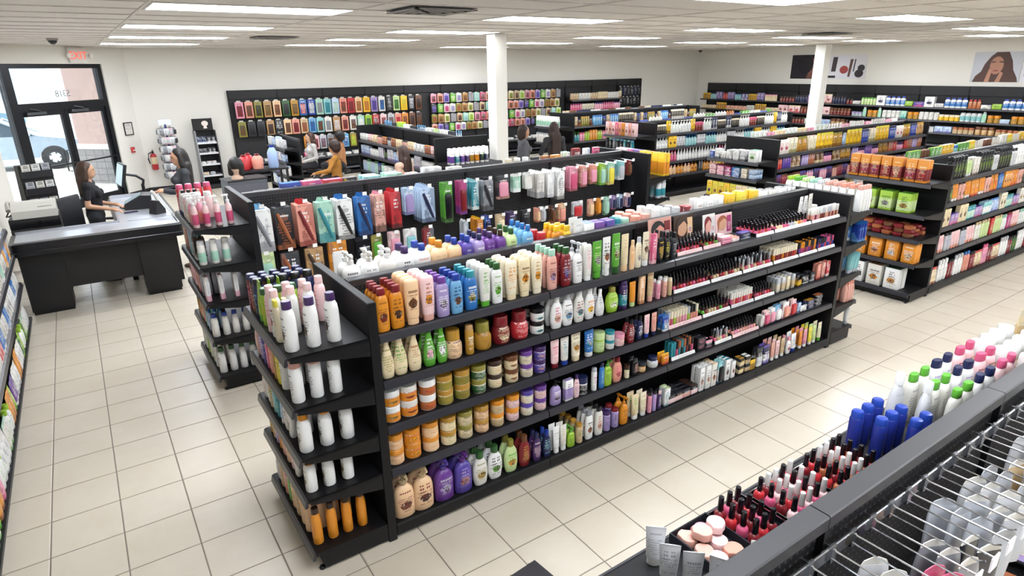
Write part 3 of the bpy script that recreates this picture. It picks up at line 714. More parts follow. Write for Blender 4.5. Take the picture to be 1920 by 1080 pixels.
def endcap(label, x, y, a, W, D, levels, zb=.12):
    """shelves hung on a gondola's end panel; local x 0..W, shelf fronts at y = -D"""
    t = thing('endcap_shelving', label, 'shelving', (x, y, 0), a, 'black end-of-aisle shelving')
    sm = Geo().box(0, W, -D, -.003, -.012, 0)
    for q in (0, W-.006): sm.prism([(-.003, 0), (-.003, -.1), (-D*.55, -.062), (-D+.01, -.03), (-D+.01, 0)], q, q+.006, 'x')
    sm = sm.mesh('shelf', BLK, False); lm = lip_mesh(W, D).mesh('price_rail', RAILM, False)
    for z in levels: s = link('shelf', sm, t, (0, 0, z)); link('price_rail', lm, s)
    bd = Geo().box(0, W, -D, -.003, zb-.02, zb).box(.0, W, -D+.04, -D+.06, .02, zb-.02).box(.0, .02, -D+.06, -.003, .02, zb-.02).box(W-.02, W, -D+.06, -.003, .02, zb-.02).mesh('base_deck', BLK, False)
    s = link('base_deck', bd, t); link('price_rail', lip_mesh(W, D).mesh('price_rail', RAILM, False), s, (0, 0, zb))
    ft = Geo().lathe([(.015, 0), (.018, .01), (.01, .02)], 8).mesh('levelling_foot', BLK)
    for q in (.03, W-.03): link('levelling_foot', ft, t, (q, -D+.03, 0))
    return t

PFX = 'hair_care'
# ================================================================== the big front gondola
MZ = (1.276, 1.004, .731, .458)
gondola('long black front gondola with hair care at its left end and make-up at its right', 1.07, 3.23, 0, 4.41, 1.465, 4, MZ, (1.276, .9, .5), .43, .43)
F = Fr(0, 3.23, 0)
shelf(F, MZ[0], -.395, 'on the top shelf of the big front gondola', 'bottles on the front gondola top shelf', '''
1.119 sham orange/maroon//brown/maroon .072 .235 4
1.203 sham amber/maroon//brown/dark_brown .074 .235 4
1.290 cond peach/peach//brown/brown .08 .25 4
1.379 cond pale_pink/blush//copper/orange .078 .25 4
1.468 sham lilac/purple//white/dark_purple .074 .225 4
1.559 sham sky_blue/royal_blue//navy/brown .074 .225 4
1.652 sham blue/teal//white/olive .076 .225 4
1.741 cond offwhite/green//green .07 .24 4
1.825 sham white/dark_green//green/green .068 .24 3
1.919 cond ivory/cream//orange .074 .235 4
2.015 cond cream/cream//brown/amber .074 .235 3
2.106 cond ivory/ivory//gold/orange .072 .235 4
2.224 sham blush/mint//maroon/lilac .072 .25 4
2.329 sham maroon/dark_green//silver/violet .072 .245 3
2.424 pump white/silver//charcoal .07 .265 2
2.504 cond offwhite/white//pink .064 .235 2
2.585 tube green/green//pale_green/purple .078 .24 1
2.663 tube white/white//dark_brown/copper .066 .255 1
2.748 tube green/dark_green//white/olive .07 .265 1
2.825 tube cream/peach//beige .064 .25 1
2.888 sham peach/peach//orange .042 .2 1
2.948 sham ivory/silver//beige/grey .05 .21 1
3.019 tube ivory/white//dark_brown/brown .058 .235 1
3.091 box rose/rose//pale_pink .05 .21 1
3.159 oval black/black/charcoal/yellow .058 .22 2
3.228 oval black/black//lemon .054 .2 2
3.293 oval charcoal/black//silver .05 .19 2
''')
shelf(F, MZ[1], -.395, 'on the second shelf of the big front gondola', 'jars and bottles on the front gondola second shelf', '''
1.120 taper cream/cream//olive .078 .235 3
1.197 taper cream/ivory//green .08 .235 3
1.283 taper cream/beige//copper .078 .235 3
1.368 taper green/dark_green/green/white/pink .076 .23 2
1.446 taper green/green//white/white .068 .23 2
1.535 mask peach/gold//charcoal .108 .165 1
1.631 can gold/tan//white .052 .18 1
1.732 mask gold/olive//brown .11 .165 1
1.864 mask maroon/maroon//cream/cream .115 .17 1
1.997 mask red/maroon//pale_pink .115 .17 1
2.127 jar white/black//dark_green/teal .092 .082 2 s2
2.261 oval white/white//rose/beige .09 .215 3
2.352 oval white/silver//navy/sky_blue .09 .215 3
2.445 oval offwhite/white//maroon/teal .088 .215 3
2.536 oval white/white//orange/yellow .085 .215 2
2.624 taper white/white//grey .07 .185 2
2.734 oval lime/olive//pale_green/white .105 .175 1
2.837 can dark_purple/dark_purple/teal/white .06 .2 1
2.917 tube orange/pale_green//amber .06 .175 1
2.999 box peach/cream//copper .05 .2 1
3.082 tube beige/blush//copper .058 .235 1
3.167 can pink/white//maroon .036 .135 2
3.232 can blush/white//maroon .036 .14 2
3.287 can beige/ivory//copper .034 .13 2
''')
shelf(F, MZ[2], -.395, 'on the third shelf of the big front gondola', 'jars and tubes on the front gondola third shelf', '''
1.133 jar white/white/orange/copper/olive .1 .094 2 s2
1.240 jar white/offwhite/orange/red/brown .1 .094 2 s2
1.354 jar white/white/copper/orange/red .1 .094 2 s2
1.465 jar ivory/gold/olive/gold .098 .09 2 s2
1.579 jar cream/gold/olive/brown .098 .09 2 s2
1.690 jar ivory/olive/dark_green/white .094 .088 2 s2
1.809 jar ivory/dark_brown/cream/copper .092 .088 2 s2
1.927 jar cream/brown/cream/copper/brown .088 .088 2 s2
2.041 jar white/purple/ivory/brown .086 .088 2 s2
2.146 jar lilac/dark_purple/violet/white/red .084 .088 2 s2
2.249 tube pale_pink/maroon//rose .07 .19 1
2.329 tube offwhite/royal_blue//teal .068 .19 1
2.428 tube ivory/cream//dark_green/orange .08 .19 1
2.544 tube blue/white//white/teal .082 .185 1
2.644 jar lime/pale_green/pale_green/dark_green .088 .14 1
2.737 jar white/teal/offwhite/teal .066 .065 1 s2
2.827 jar offwhite/pink/pale_pink/red .078 .085 1
2.919 oval maroon/black//white .065 .175 2
3.003 oval navy/black//white/silver .055 .18 2
3.077 tube pale_pink/royal_blue//rose .054 .17 1
3.147 tube blush/navy//red .054 .17 1
3.269 pouch royal_blue/blue/blue/white/white .07 .12 2
''')
shelf(F, MZ[3], -.395, 'on the fourth shelf of the big front gondola', 'jars on the front gondola fourth shelf', '''
1.136 jar peach/orange/peach/copper .1 .094 2 s2
1.243 jar peach/amber/amber/red/yellow .1 .094 2 s2
1.357 jar cream/orange/peach/copper .1 .094 2 s2
1.475 jar ivory/gold/cream/olive .098 .09 2 s2
1.589 jar cream/olive/cream/dark_brown .094 .088 2 s2
1.703 jar blush/gold/peach/brown .094 .088 2 s2
1.817 jar cream/amber/beige/dark_brown .09 .088 2 s2
1.931 jar peach/orange/pale_pink/charcoal .088 .088 2 s2
2.043 jar white/violet/ivory/grey .086 .086 2 s2
2.151 jar white/purple/pale_pink/brown .084 .086 2 s2
2.265 pump lilac/black//white/dark_purple .085 .185 1
2.365 box white/lilac/lilac/purple .07 .15 1
2.430 oval pale_pink/dark_purple//purple .05 .17 1
2.506 jar white/navy/black/white .082 .12 1
2.597 can white/silver//magenta .04 .17 1
2.656 sham blue/navy//mint .048 .19 1
2.721 pump lime/green//dark_green .075 .2 1
2.812 oval salmon/maroon//rose/red .085 .19 2
2.906 jar pale_green/dark_brown/ivory/olive .04 .1 1
2.985 sham black/charcoal//blush .062 .13 2
3.066 jar gold/charcoal/peach/gold .062 .07 1
3.187 mask white/navy/offwhite/blue .085 .08 1
3.289 pouch amber/yellow//red .075 .085 2
''')
shelf(F, .1, -.41, 'on the bottom shelf of the big front gondola', 'bottles on the front gondola bottom shelf', '''
1.151 pump peach/beige//maroon/brown .125 .29 2
1.273 pump peach/beige//maroon/dark_brown .125 .29 2
1.411 pump purple/violet//silver/lilac .125 .285 2
1.546 pump violet/purple//lilac/copper .12 .285 2
1.659 oval offwhite/dark_green//olive/gold .105 .235 3
1.771 oval white/dark_green//charcoal/green .105 .235 3
1.891 oval pale_green/olive//green/orange .1 .23 2
1.997 oval maroon/brown//gold/copper .092 .225 2
2.093 oval dark_purple/navy//pale_pink .07 .21 2
2.173 oval navy/royal_blue//aqua .066 .2 2
2.251 tube white/white//silver .056 .2 2
2.316 tube offwhite/white//beige .056 .19 2
2.386 pump lime/green//dark_green .06 .15 2
2.463 can beige/gold//dark_green .052 .15 4
2.546 sham white/grey//charcoal/copper .068 .215 3
2.636 sham offwhite/black//copper/blush .068 .22 3
2.718 can lilac/dark_purple//dark_purple .058 .15 2
2.801 can lilac/maroon//charcoal .058 .15 2
2.880 pump amber/amber//brown .075 .22 2
2.988 tube cream/white//green .07 .2 2
3.077 tube ivory/white//olive .065 .19 2
3.144 can pink/black//maroon .034 .17 2
3.190 can lilac/black//rose .034 .17 2
3.242 sham dark_purple/pale_pink//white .04 .15 1
3.323 box white/pale_green//teal .06 .15 2
''')
PFX = 'cosmetic'
# make-up end: trays of nail polish, gloss and cartons on the right half of each shelf
def tray(fr, x0, x1, y0, d, z, label, col='white'):
    t = thing('display_tray', label, 'tray', fr.w((x0+x1)/2, 0, z), fr.a, 'make-up trays')
    a = (x1-x0)/2
    part('tray_base', Geo().box(-a, a, y0, y0+d, .0005, .006).box(-a, a, y0+d-.004, y0+d, .006, .03).box(-a, -a+.003, y0, y0+d, .006, .028).box(a-.003, a, y0, y0+d, .006, .028), M('black', .25), t, smooth=False)
    part('front_strip', Geo().prism([(y0-.003, .0), (y0-.012, .002), (y0-.003, .026), (y0, .026), (y0, .0)], -a, a, 'x'), PM(col, '', 'charcoal', '', .1, .8, .35, 2), t, smooth=False)
    return .0065
def racks(fr, x0, x1, z, y0, kind, caps, bods, w_, h_, rows, where, group, strip='white', step=None):
    zz = tray(fr, x0, x1, y0, rows*(w_+.006)+.006, z, clip('low tray with %s printed front strip holding %s %s' % (strip.replace('_', ' '), KIND[kind][2]+'s', where)), strip)
    x = x0+w_*.7; n = 0; st = step or w_*1.18
    while x < x1-w_*.4:
        n += 1; b = bods[n % len(bods)] if len(bods) < 4 else random.choice(bods); cp = caps[0] if len(caps) == 1 else random.choice(caps)
        pr = proto(kind, b+'/'+cp, w_, h_)
        for r in range(rows): put(pr, fr.w(x, y0+.004+w_/2+r*(w_+.005), z+zz+.0004), rnd(0, 6), clip('%s %s, %s cap, %s file %s row, %s' % (nm(b), KIND[kind][3], nm(cp), ordn(n), ordn(r+1), where)), KIND[kind][3], group)
        x += st
REDS = ['red', 'rose', 'maroon', 'magenta', 'pink', 'salmon']; NUDE = ['beige', 'blush', 'cream', 'pale_pink', 'silver', 'salmon', 'copper']
top = 'on the top front shelf'
racks(F, 3.36, 3.62, MZ[0], -.36, 'polish', ['black', 'black'], ['rose', 'red', 'maroon'], .03, .085, 4, 'left lipstick display, top shelf', 'top shelf make-up', 'pale_pink')
racks(F, 3.64, 3.83, MZ[0], -.36, 'polish', ['black', 'dark_brown'], ['red', 'maroon', 'green'], .03, .085, 5, 'right lipstick display, top shelf', 'top shelf make-up', 'pale_pink')
racks(F, 4.24, 4.46, MZ[0], -.38, 'polish', ['black'], ['red', 'rose'], .036, .092, 5, 'beside navy box, top shelf', 'top shelf make-up')
racks(F, 4.48, 4.98, MZ[0], -.38, 'polish', ['black'], ['cream', 'salmon', 'amber', 'silver', 'rose'], .036, .092, 5, 'long polish tray, top shelf', 'top shelf make-up')
racks(F, 5.0, 5.42, MZ[0], -.38, 'stick', ['silver', 'offwhite'], ['maroon', 'brown', 'blush', 'salmon', 'pink'], .022, .11, 2, 'beside white tubes, top shelf', 'top shelf make-up')
shelf(F, MZ[0], -.25, 'behind the glosses at the right of the top shelf', 'top shelf make-up', '''
5.05 tube white/offwhite//grey .055 .2 1
5.12 tube white/white//charcoal .055 .2 1
5.19 tube offwhite/white//grey .06 .21 1
5.27 jar white/offwhite .06 .1 1
''')
s2, s3, s4 = 'on the second front shelf', 'on the third front shelf', 'on the fourth front shelf'
racks(F, 3.33, 3.72, MZ[1], -.38, 'polish', ['black'], ['red', 'rose', 'maroon'], .03, .1, 4, 'leftmost tray, second shelf', 'second shelf make-up')
racks(F, 3.74, 4.1, MZ[1], -.38, 'polish', ['black'], ['cream', 'beige', 'red', 'maroon'], .03, .1, 4, 'second tray, second shelf', 'second shelf make-up')
racks(F, 4.12, 4.5, MZ[1], -.38, 'polish', ['black', 'silver'], ['red', 'rose', 'cream', 'beige'], .032, .1, 3, 'before ivory caps, second shelf', 'second shelf make-up')
racks(F, 4.52, 4.86, MZ[1], -.38, 'stick', ['ivory'], ['red', 'maroon', 'copper', 'amber'], .026, .115, 5, 'ivory-capped tray, second shelf', 'second shelf make-up')
racks(F, 4.88, 5.14, MZ[1], -.38, 'stick', ['black', 'amber'], ['purple', 'magenta', 'maroon', 'orange'], .024, .11, 3, 'after ivory caps, second shelf', 'second shelf make-up')
racks(F, 5.16, 5.42, MZ[1], -.38, 'stick', ['navy', 'rose', 'black'], ['royal_blue', 'violet', 'red'], .024, .1, 3, 'rightmost tray, second shelf', 'second shelf make-up')
racks(F, 3.3, 3.66, MZ[2], -.38, 'stick', ['ivory', 'silver', 'black'], ['blush', 'rose', 'lime', 'salmon', 'pink'], .026, .12, 4, 'leftmost tray, third shelf', 'third shelf make-up', 'pale_pink')
racks(F, 3.68, 4.0, MZ[2], -.38, 'polish', ['black'], ['red', 'green', 'maroon', 'beige'], .03, .1, 3, 'second tray, third shelf', 'third shelf make-up')
racks(F, 4.02, 4.3, MZ[2], -.38, 'stick', ['offwhite'], ['red', 'rose', 'salmon'], .026, .115, 5, 'white-capped tray, third shelf', 'third shelf make-up', 'light_grey')
racks(F, 4.32, 4.58, MZ[2], -.38, 'polish', ['black'], ['red', 'maroon', 'rose'], .03, .1, 3, 'after white caps, third shelf', 'third shelf make-up')
shelf(F, MZ[2], -.385, 'at the right end of the third front shelf', 'third shelf make-up', '''
4.64 box silver/white/ivory/grey .045 .12 4
4.71 box light_grey/white/beige/grey .045 .12 4
4.78 box ivory/silver/cream/grey .045 .12 4
4.85 box silver/white/beige/grey .045 .12 4
4.95 box gold/black/yellow/black .06 .05 3
5.04 box black/charcoal//white .08 .07 3
5.14 box black/charcoal//silver .07 .08 2
5.24 box salmon/copper//red .05 .14 2
5.31 box blush/salmon//maroon .05 .14 2
5.38 box red/salmon//white .05 .14 2
''')
racks(F, 3.36, 3.62, MZ[3], -.38, 'stick', ['black', 'copper', 'teal'], ['rose', 'copper', 'maroon', 'teal', 'black'], .024, .13, 3, 'leftmost tray, fourth shelf', 'fourth shelf make-up')
shelf(F, MZ[3], -.385, 'among the make-up on the fourth front shelf', 'fourth shelf make-up', '''
3.70 box black/charcoal/black/pink .09 .05 2 s2 palette carton
3.79 box pink/black/charcoal/white .07 .06 2 palette carton
''')
racks(F, 3.86, 4.06, MZ[3], -.38, 'polish', ['black', 'silver'], ['cream', 'rose', 'beige'], .03, .1, 2, 'beside palettes, fourth shelf', 'fourth shelf make-up')
racks(F, 4.08, 4.42, MZ[3], -.38, 'polish', ['black'], ['rose', 'blush', 'salmon', 'pink'], .03, .1, 3, 'middle tray, fourth shelf', 'fourth shelf make-up', 'pale_pink')
shelf(F, MZ[3], -.385, 'right of the polishes on the fourth front shelf', 'fourth shelf make-up', '''
4.47 box offwhite/white//grey .045 .1 2
4.53 blister pale_pink/rose//maroon .07 .13 2
4.61 blister white/pink//black .07 .14 2
4.69 blister sky_blue/white//navy .08 .15 2
4.80 blister white/salmon//rose .09 .15 2
4.91 blister pale_pink/red//maroon .08 .15 2
5.00 box pale_blue/royal_blue//navy .05 .1 1
5.08 box white/navy//charcoal .09 .06 2
5.19 box navy/gold//silver .1 .04 1 s2 palette carton
5.31 box black/copper//silver .1 .035 1 s3 palette carton
''')
shelf(F, .1, -.41, 'on the bottom shelf below the make-up', 'bottom shelf make-up', '''
3.375 box black/charcoal/pale_pink/white .085 .075 3
3.46 box black/charcoal/pale_pink/beige .08 .075 3
3.545 box charcoal/black/blush/white .08 .075 3
3.63 box black/dark_brown/pale_pink/white .08 .075 3
3.72 box white/white//charcoal/salmon .055 .2 3
3.79 box white/offwhite//charcoal/skin .055 .2 3
3.86 box offwhite/peach//black/copper .06 .2 3
3.95 blister aqua/black/white/navy .07 .2 3
4.03 box white/teal//navy/brown .055 .19 3
4.11 box white/silver//maroon/brown .05 .15 3
4.22 box black/gold/cream/yellow .06 .07 2 s2
4.30 box black/white/beige/black .06 .07 2 s2
4.37 box yellow/black/gold/black .06 .09 2
4.47 pouch charcoal/black/silver/white .08 .17 2
4.56 pouch navy/violet/white/violet .085 .17 2
4.66 tube blush/white//copper .055 .17 3
4.73 tube pale_pink/white//maroon .055 .17 3
4.81 tube beige/white//brown .055 .17 3
4.89 oval white/pink//rose/maroon .065 .16 2
4.98 tube white/royal_blue/offwhite/blue .075 .17 2
5.08 tube orange/white//red .055 .17 3
5.15 tube pink/white//copper .055 .17 3
5.23 tube lemon/white//green .055 .17 3
5.30 tube pale_green/white//olive .055 .17 3
5.38 tube ivory/green//green .06 .18 2
''')
# cards, boxes and strips standing on the top make-up shelf
def board(label, x, y, z, w_, h_, cols, rot=0, lean=.12):
    t = thing('display_board', label, 'display card', (x, y, z), rot, 'make-up picture boards')
    ly = Matrix.Rotation(-lean, 4, 'X')
    part('backing', Geo().box(-w_/2, w_/2, 0, .006, 0, h_).xf(ly), M(cols[0], .4), t, smooth=False)
    g = Geo().prism([(-w_*.1+w_*.26*math.cos(a), h_*.5+h_*.3*math.sin(a)) for a in [2*PI*i/12 for i in range(12)]], -.002, -.0005).xf(ly); part('face_picture', g, M(cols[1], .45), t, smooth=False)
    g = Geo().prism([(-w_*.1+w_*.3*math.cos(a), h_*.62+h_*.3*math.sin(a)) for a in [PI*i/10 for i in range(11)]]+[(-w_*.34, h_*.2), (-w_*.28, h_*.6), (.0, h_*.78)], -.003, -.0021).xf(ly); part('hair_picture', g, M(cols[2], .5), t, smooth=False)
    g = Geo().box(w_*.18, w_*.44, -.002, -.0005, h_*.12, h_*.88).xf(ly); part('side_panel', g, PM(cols[3], '', 'white', 'rose', .1, .8), t, smooth=False)
board('picture board of a dark-haired model behind the first lipstick display', 3.44, 3.1, MZ[0], .24, .22, ('blush', 'salmon', 'black', 'maroon'))
board('picture board of two models behind the second lipstick display', 3.72, 3.12, MZ[0], .22, .2, ('dark_brown', 'skin', 'dark_brown', 'peach'))
board('white picture card of a long-haired model on the top shelf', 3.93, 3.05, MZ[0], .14, .19, ('white', 'blush', 'maroon', 'light_grey'))
board('pink picture card with red lipsticks on the top shelf', 4.12, 3.06, MZ[0], .2, .17, ('pale_pink', 'skin', 'copper', 'magenta'))
shelf(F, MZ[0], -.36, 'before the picture cards on the top front shelf', 'top shelf make-up', '''
3.91 box pink/pale_pink//rose .11 .025 2 s2 blush palette carton
4.02 box pale_pink/salmon//white .09 .03 2 blush palette carton
4.14 box navy/violet//silver .12 .05 1 make-up carton
''')
PFX = 'body_care'
# ---- stock on the back side, seen over the top rail
FB = Fr(0, 3.23, PI)
def back(z, lines, where, group, y0=.075, fr=F, sgn=1): shelf(fr, z, y0, where, group, lines)
shelf(F, 1.276, .05, 'showing over the front gondola rail', 'bottles behind the front gondola rail', '''
1.136 lpump white/white//charcoal .108 .302 2
1.249 lpump white/offwhite//grey .108 .302 2
1.359 lpump offwhite/white//grey .108 .302 2
1.475 jug white/dark_purple//charcoal .12 .292 2
1.581 jug white/royal_blue//salmon .115 .292 2
1.702 jug peach/amber//beige .115 .292 2
1.804 jug peach/royal_blue//amber .1 .292 2
1.900 jug violet/royal_blue//silver .085 .292 2
1.984 jug lilac/navy//white .08 .292 3
2.065 jug purple/dark_purple//lilac .085 .292 3
2.147 jug purple/dark_brown//lilac .085 .292 3
2.232 jug pale_green/dark_green//olive .09 .292 3
2.371 jug sky_blue/blue//white .085 .292 4
2.488 mask rose/red//white .08 .22 3
2.612 sham amber/yellow//orange .085 .25 3
2.698 sham yellow/yellow//brown .08 .24 3
2.805 tube white/white//silver .085 .27 2
2.894 box white/blue/royal_blue/white .08 .23 2
2.996 box purple/purple/violet/lilac .09 .22 2
3.100 box violet/purple/purple/white .085 .22 2
3.185 can aqua/teal//white .05 .22 2
3.266 jar white/mint .075 .21 2
3.377 jar offwhite/salmon .075 .21 3
3.485 jar white/blush .075 .21 3
3.596 jar white/white .07 .23 3
3.703 jar offwhite/white .07 .225 3
3.819 jar white/light_grey .065 .22 2
3.950 box maroon/red//white .075 .21 2
4.079 box white/offwhite/cream/copper/brown .08 .25 2
4.204 box white/offwhite/cream/brown/olive .08 .25 2
4.333 box white/offwhite/cream/olive/gold .08 .25 2
4.472 box yellow/lemon/amber/orange .085 .25 2
4.630 box lemon/amber/yellow/orange .085 .25 2
4.793 box yellow/yellow/amber/green .08 .24 2
4.937 box white/black/lilac/purple .075 .23 2
5.086 box offwhite/black/white/black .075 .22 2
5.231 box white/charcoal/violet/purple .075 .22 2
5.372 box white/black//charcoal .075 .21 2
''')
PFX = ''
# ================================================================== left endcap of the front gondola
EZ = (1.28, 1., .715, .47)
endcap('black endcap on the front gondola nearest the camera, holding white and orange bottles', 1.018, 3.66, -PI/2, .86, .41, EZ, .13)
E1 = Fr(1.018, 3.66, -PI/2)
for z, lv, ln in ((1.28, 'top', '''
.07 can maroon/navy//pink .055 .21 5
.14 can brown/navy//blush .055 .21 5
.215 can navy/black//sky_blue .06 .22 5
.29 tube lime/green//olive .07 .23 3
.37 can lime/dark_green//yellow .06 .21 3
.47 rsham pale_pink/pale_pink//rose .066 .25 4:.085
.55 rsham white/pale_pink//maroon/red .066 .25 3:.085
.625 sham ivory/lemon//olive .064 .22 2
.77 rsham white/dark_purple//charcoal/brown .074 .255 3:.105'''), (1., 'second', '''
.07 oval blush/salmon//white .07 .21 3
.15 can lilac/violet//white .06 .2 3
.225 can violet/royal_blue//silver .055 .2 3
.3 sham rose/maroon//pale_pink .06 .21 3
.375 can salmon/red//cream .055 .2 3
.45 sham gold/amber//brown .06 .21 3
.52 sham lemon/yellow//olive .06 .21 3
.595 can white/offwhite//grey .055 .23 3
.77 can white/blush//charcoal .066 .226 3:.095'''), (.715, 'third', '''
.07 oval offwhite/copper//rose .065 .2 3
.145 oval white/beige//copper .06 .19 3
.215 can beige/olive//green .055 .18 3
.285 can aqua/teal//white .055 .19 3
.355 can teal/navy//mint .055 .19 3
.43 tube pale_blue/white//blue .06 .2 3
.51 oval offwhite/white//brown .065 .2 3
.6 sham white/white//copper/maroon .065 .21 3
.77 rsham white/amber//dark_green/brown .076 .216 3:.11'''), (.47, 'fourth', '''
.07 can gold/dark_brown//cream .055 .18 3
.14 can beige/brown//copper .055 .18 3
.21 can lilac/purple//white .055 .17 3
.28 can amber/gold//brown .055 .18 3
.36 sham blush/salmon//copper .06 .19 3
.44 sham peach/blush//maroon .06 .19 3
.52 sham pale_pink/offwhite//copper .06 .19 3
.6 sham offwhite/white//grey .06 .2 3
.77 rsham white/amber//olive/brown .068 .188 3:.1'''), (.13, 'bottom', '''
.07 oval silver/maroon//white .07 .23 2
.155 sham beige/maroon//copper .065 .22 3
.24 sham salmon/rose//white .06 .2 3
.32 sham green/dark_green//white .065 .23 3
.4 sham peach/olive//brown .065 .22 3
.48 sham beige/dark_brown//copper .065 .23 3
.565 sham peach/charcoal//orange .065 .23 4
.65 can peach/charcoal//copper .06 .22 4
.77 rsham orange/dark_brown//amber .06 .225 4:.085''')):
    shelf(E1, z, -.395, 'on the %s shelf of the nearest endcap' % lv, 'bottles on the nearest endcap %s shelf' % lv, ln)
# right endcap of the front gondola
endcap('black endcap on the far right end of the front gondola, holding white bottles', 5.536, 2.8, PI/2, .86, .36, (1.28, .99, .69, .4), .14)
E2 = Fr(5.536, 2.8, PI/2)
for z, lv, ln in ((1.28, 'top', '\n'.join('%.3f sham %s//%s .07 .235 4' % (.05+i*.078, c, t_) for i, (c, t_) in enumerate([('white/blush', 'grey'), ('offwhite/salmon', 'copper'), ('white/salmon', 'grey'), ('white/blush', 'rose'), ('offwhite/blush', 'copper'), ('white/light_grey', 'grey'), ('white/mint', 'green'), ('offwhite/pale_green', 'green'), ('white/green', 'lime'), ('offwhite/lime', 'green')]))), (.99, 'second', '''
.05 pouch royal_blue/blue//sky_blue .085 .19 3
.14 pouch blue/royal_blue//white .085 .19 3
.23 pouch navy/blue//white .085 .19 3
.32 pouch blue/navy//sky_blue .085 .18 3
.42 pouch royal_blue/navy//white .085 .18 3'''), (.69, 'third', '''
.05 tube aqua/silver//blue .06 .19 4
.12 tube sky_blue/silver//white .06 .19 4
.19 tube light_grey/teal//teal .06 .19 4
.27 tube pale_blue/white//blue .06 .19 3'''), (.4, 'fourth', '''
.05 sham blush/salmon//copper .06 .2 4
.12 sham salmon/copper//white .06 .2 4
.19 sham peach/blush//maroon .06 .2 3'''), (.14, 'bottom', '.05 tube white/silver//grey .055 .18 1')):
    shelf(E2, z, -.345, 'on the %s shelf of the front gondola right endcap' % lv, 'stock on the front gondola right endcap', ln)

PFX = 'tool'
# ================================================================== second gondola: hanging hair tools
G2H = 1.57; G2Y = 5.74
g2 = gondola('black second-aisle gondola hung with boxed hair tools on pegs', 1.07, G2Y, 0, 4.47, G2H, 4, (.42,), (1.47, 1.1, .75), .46, .46)
F2 = Fr(0, G2Y, 0)
hook_me = Geo().tube([(0, -.012, 0), (0, -.34, -.004), (0, -.352, .008)], .0028, 5).mesh('peg_hook', CHROME)
tag_me = B(-.02, .02, -.36, -.357, -.012, .02).mesh('price_tag', M('E8E6E2', .5), False)
def hang(par, fr, x, z, yspine, w_, h_, d_, kind, cols, n, label, group, cat='package', hookx=0., depth=.34, hk=True, pic=None):
    """a peg hook with n packs hanging from it"""
    if hk:
        ho = link('peg_hook', hook_me, par, (x-hookx, 0, z)); link('price_tag', tag_me, ho)
    pr = proto(kind, cols, w_, h_, d_, True, int(abs(x)*37))
    for i in range(n):
        y = -depth+.03+i*(d_+.005)+d_/2
        o = put(pr, fr.w(x, y, z-h_-.004), fr.a+rnd(-.05, .05), clip((('front ', 'second ', 'third ', 'fourth ')[i] if n > 1 else '')+label), cat, group)
        if pic and i == 0:
            g = Geo().tube([(-w_*.32, -d_/2-.004, h_*.8), (-w_*.1, -d_/2-.006, h_*.55), (w_*.3, -d_/2-.004, h_*.12)], [.014, .02, .012], 6)
            q = link('tool_picture', g.mesh('tool_picture', M(pic, .4)), o)
r1 = '''
1.146 pack white .15 .4 3 sky_blue grey white curling iron carton
1.319 pack black .15 .4 2 charcoal copper black flat iron carton
1.504 pack salmon .15 .4 3 red maroon pink flat iron carton
1.680 pack mint .145 .4 2 mint teal mint green styler carton
1.858 pack white .155 .4 3 blue black white and blue hot comb carton
2.042 pack blue .135 .39 2 blue navy bright blue flat iron carton
2.194 pack blush .11 .38 2 pink dark_brown pink curling wand carton
2.357 pack red .11 .37 3 red black red curling iron carton
2.502 blister pale_blue .11 .26 3 lilac violet pale blue hair dryer card
2.697 pack pale_blue .15 .36 4 pale_blue navy pale blue iron carton
2.923 blister green .1 .4 4 black charcoal green-wired tool card
3.095 blister magenta .09 .34 4 maroon purple magenta tool card
3.234 pack teal .085 .31 3 aqua white dark teal tool carton
3.389 pack grey .13 .34 2 black charcoal grey attachment carton
3.582 blister charcoal .15 .24 2 pink blush black card with pink round tool
3.753 pouch mint .1 .19 3 white white white folded net packet
3.908 pouch offwhite .1 .17 3 white white small white folded packet
4.066 pack offwhite .1 .29 4 white grey white slim carton
4.206 pack white .09 .3 3 white silver plain white carton
4.349 pack white .1 .34 3 white dark_brown white carton with brown picture
4.534 blister pink .12 .27 4 rose maroon pink round-brush card
4.685 blister blush .1 .24 4 pink maroon blush brush card
4.830 blister salmon .11 .22 3 pink brown salmon two-brush card
4.971 blister lime .09 .25 4 mint green lime clip card
5.106 blister mint .1 .26 3 lemon yellow mint and yellow card
5.269 blister aqua .1 .22 4 silver white aqua tool card
5.401 blister maroon .06 .18 3 brown brown dark red slim card
'''
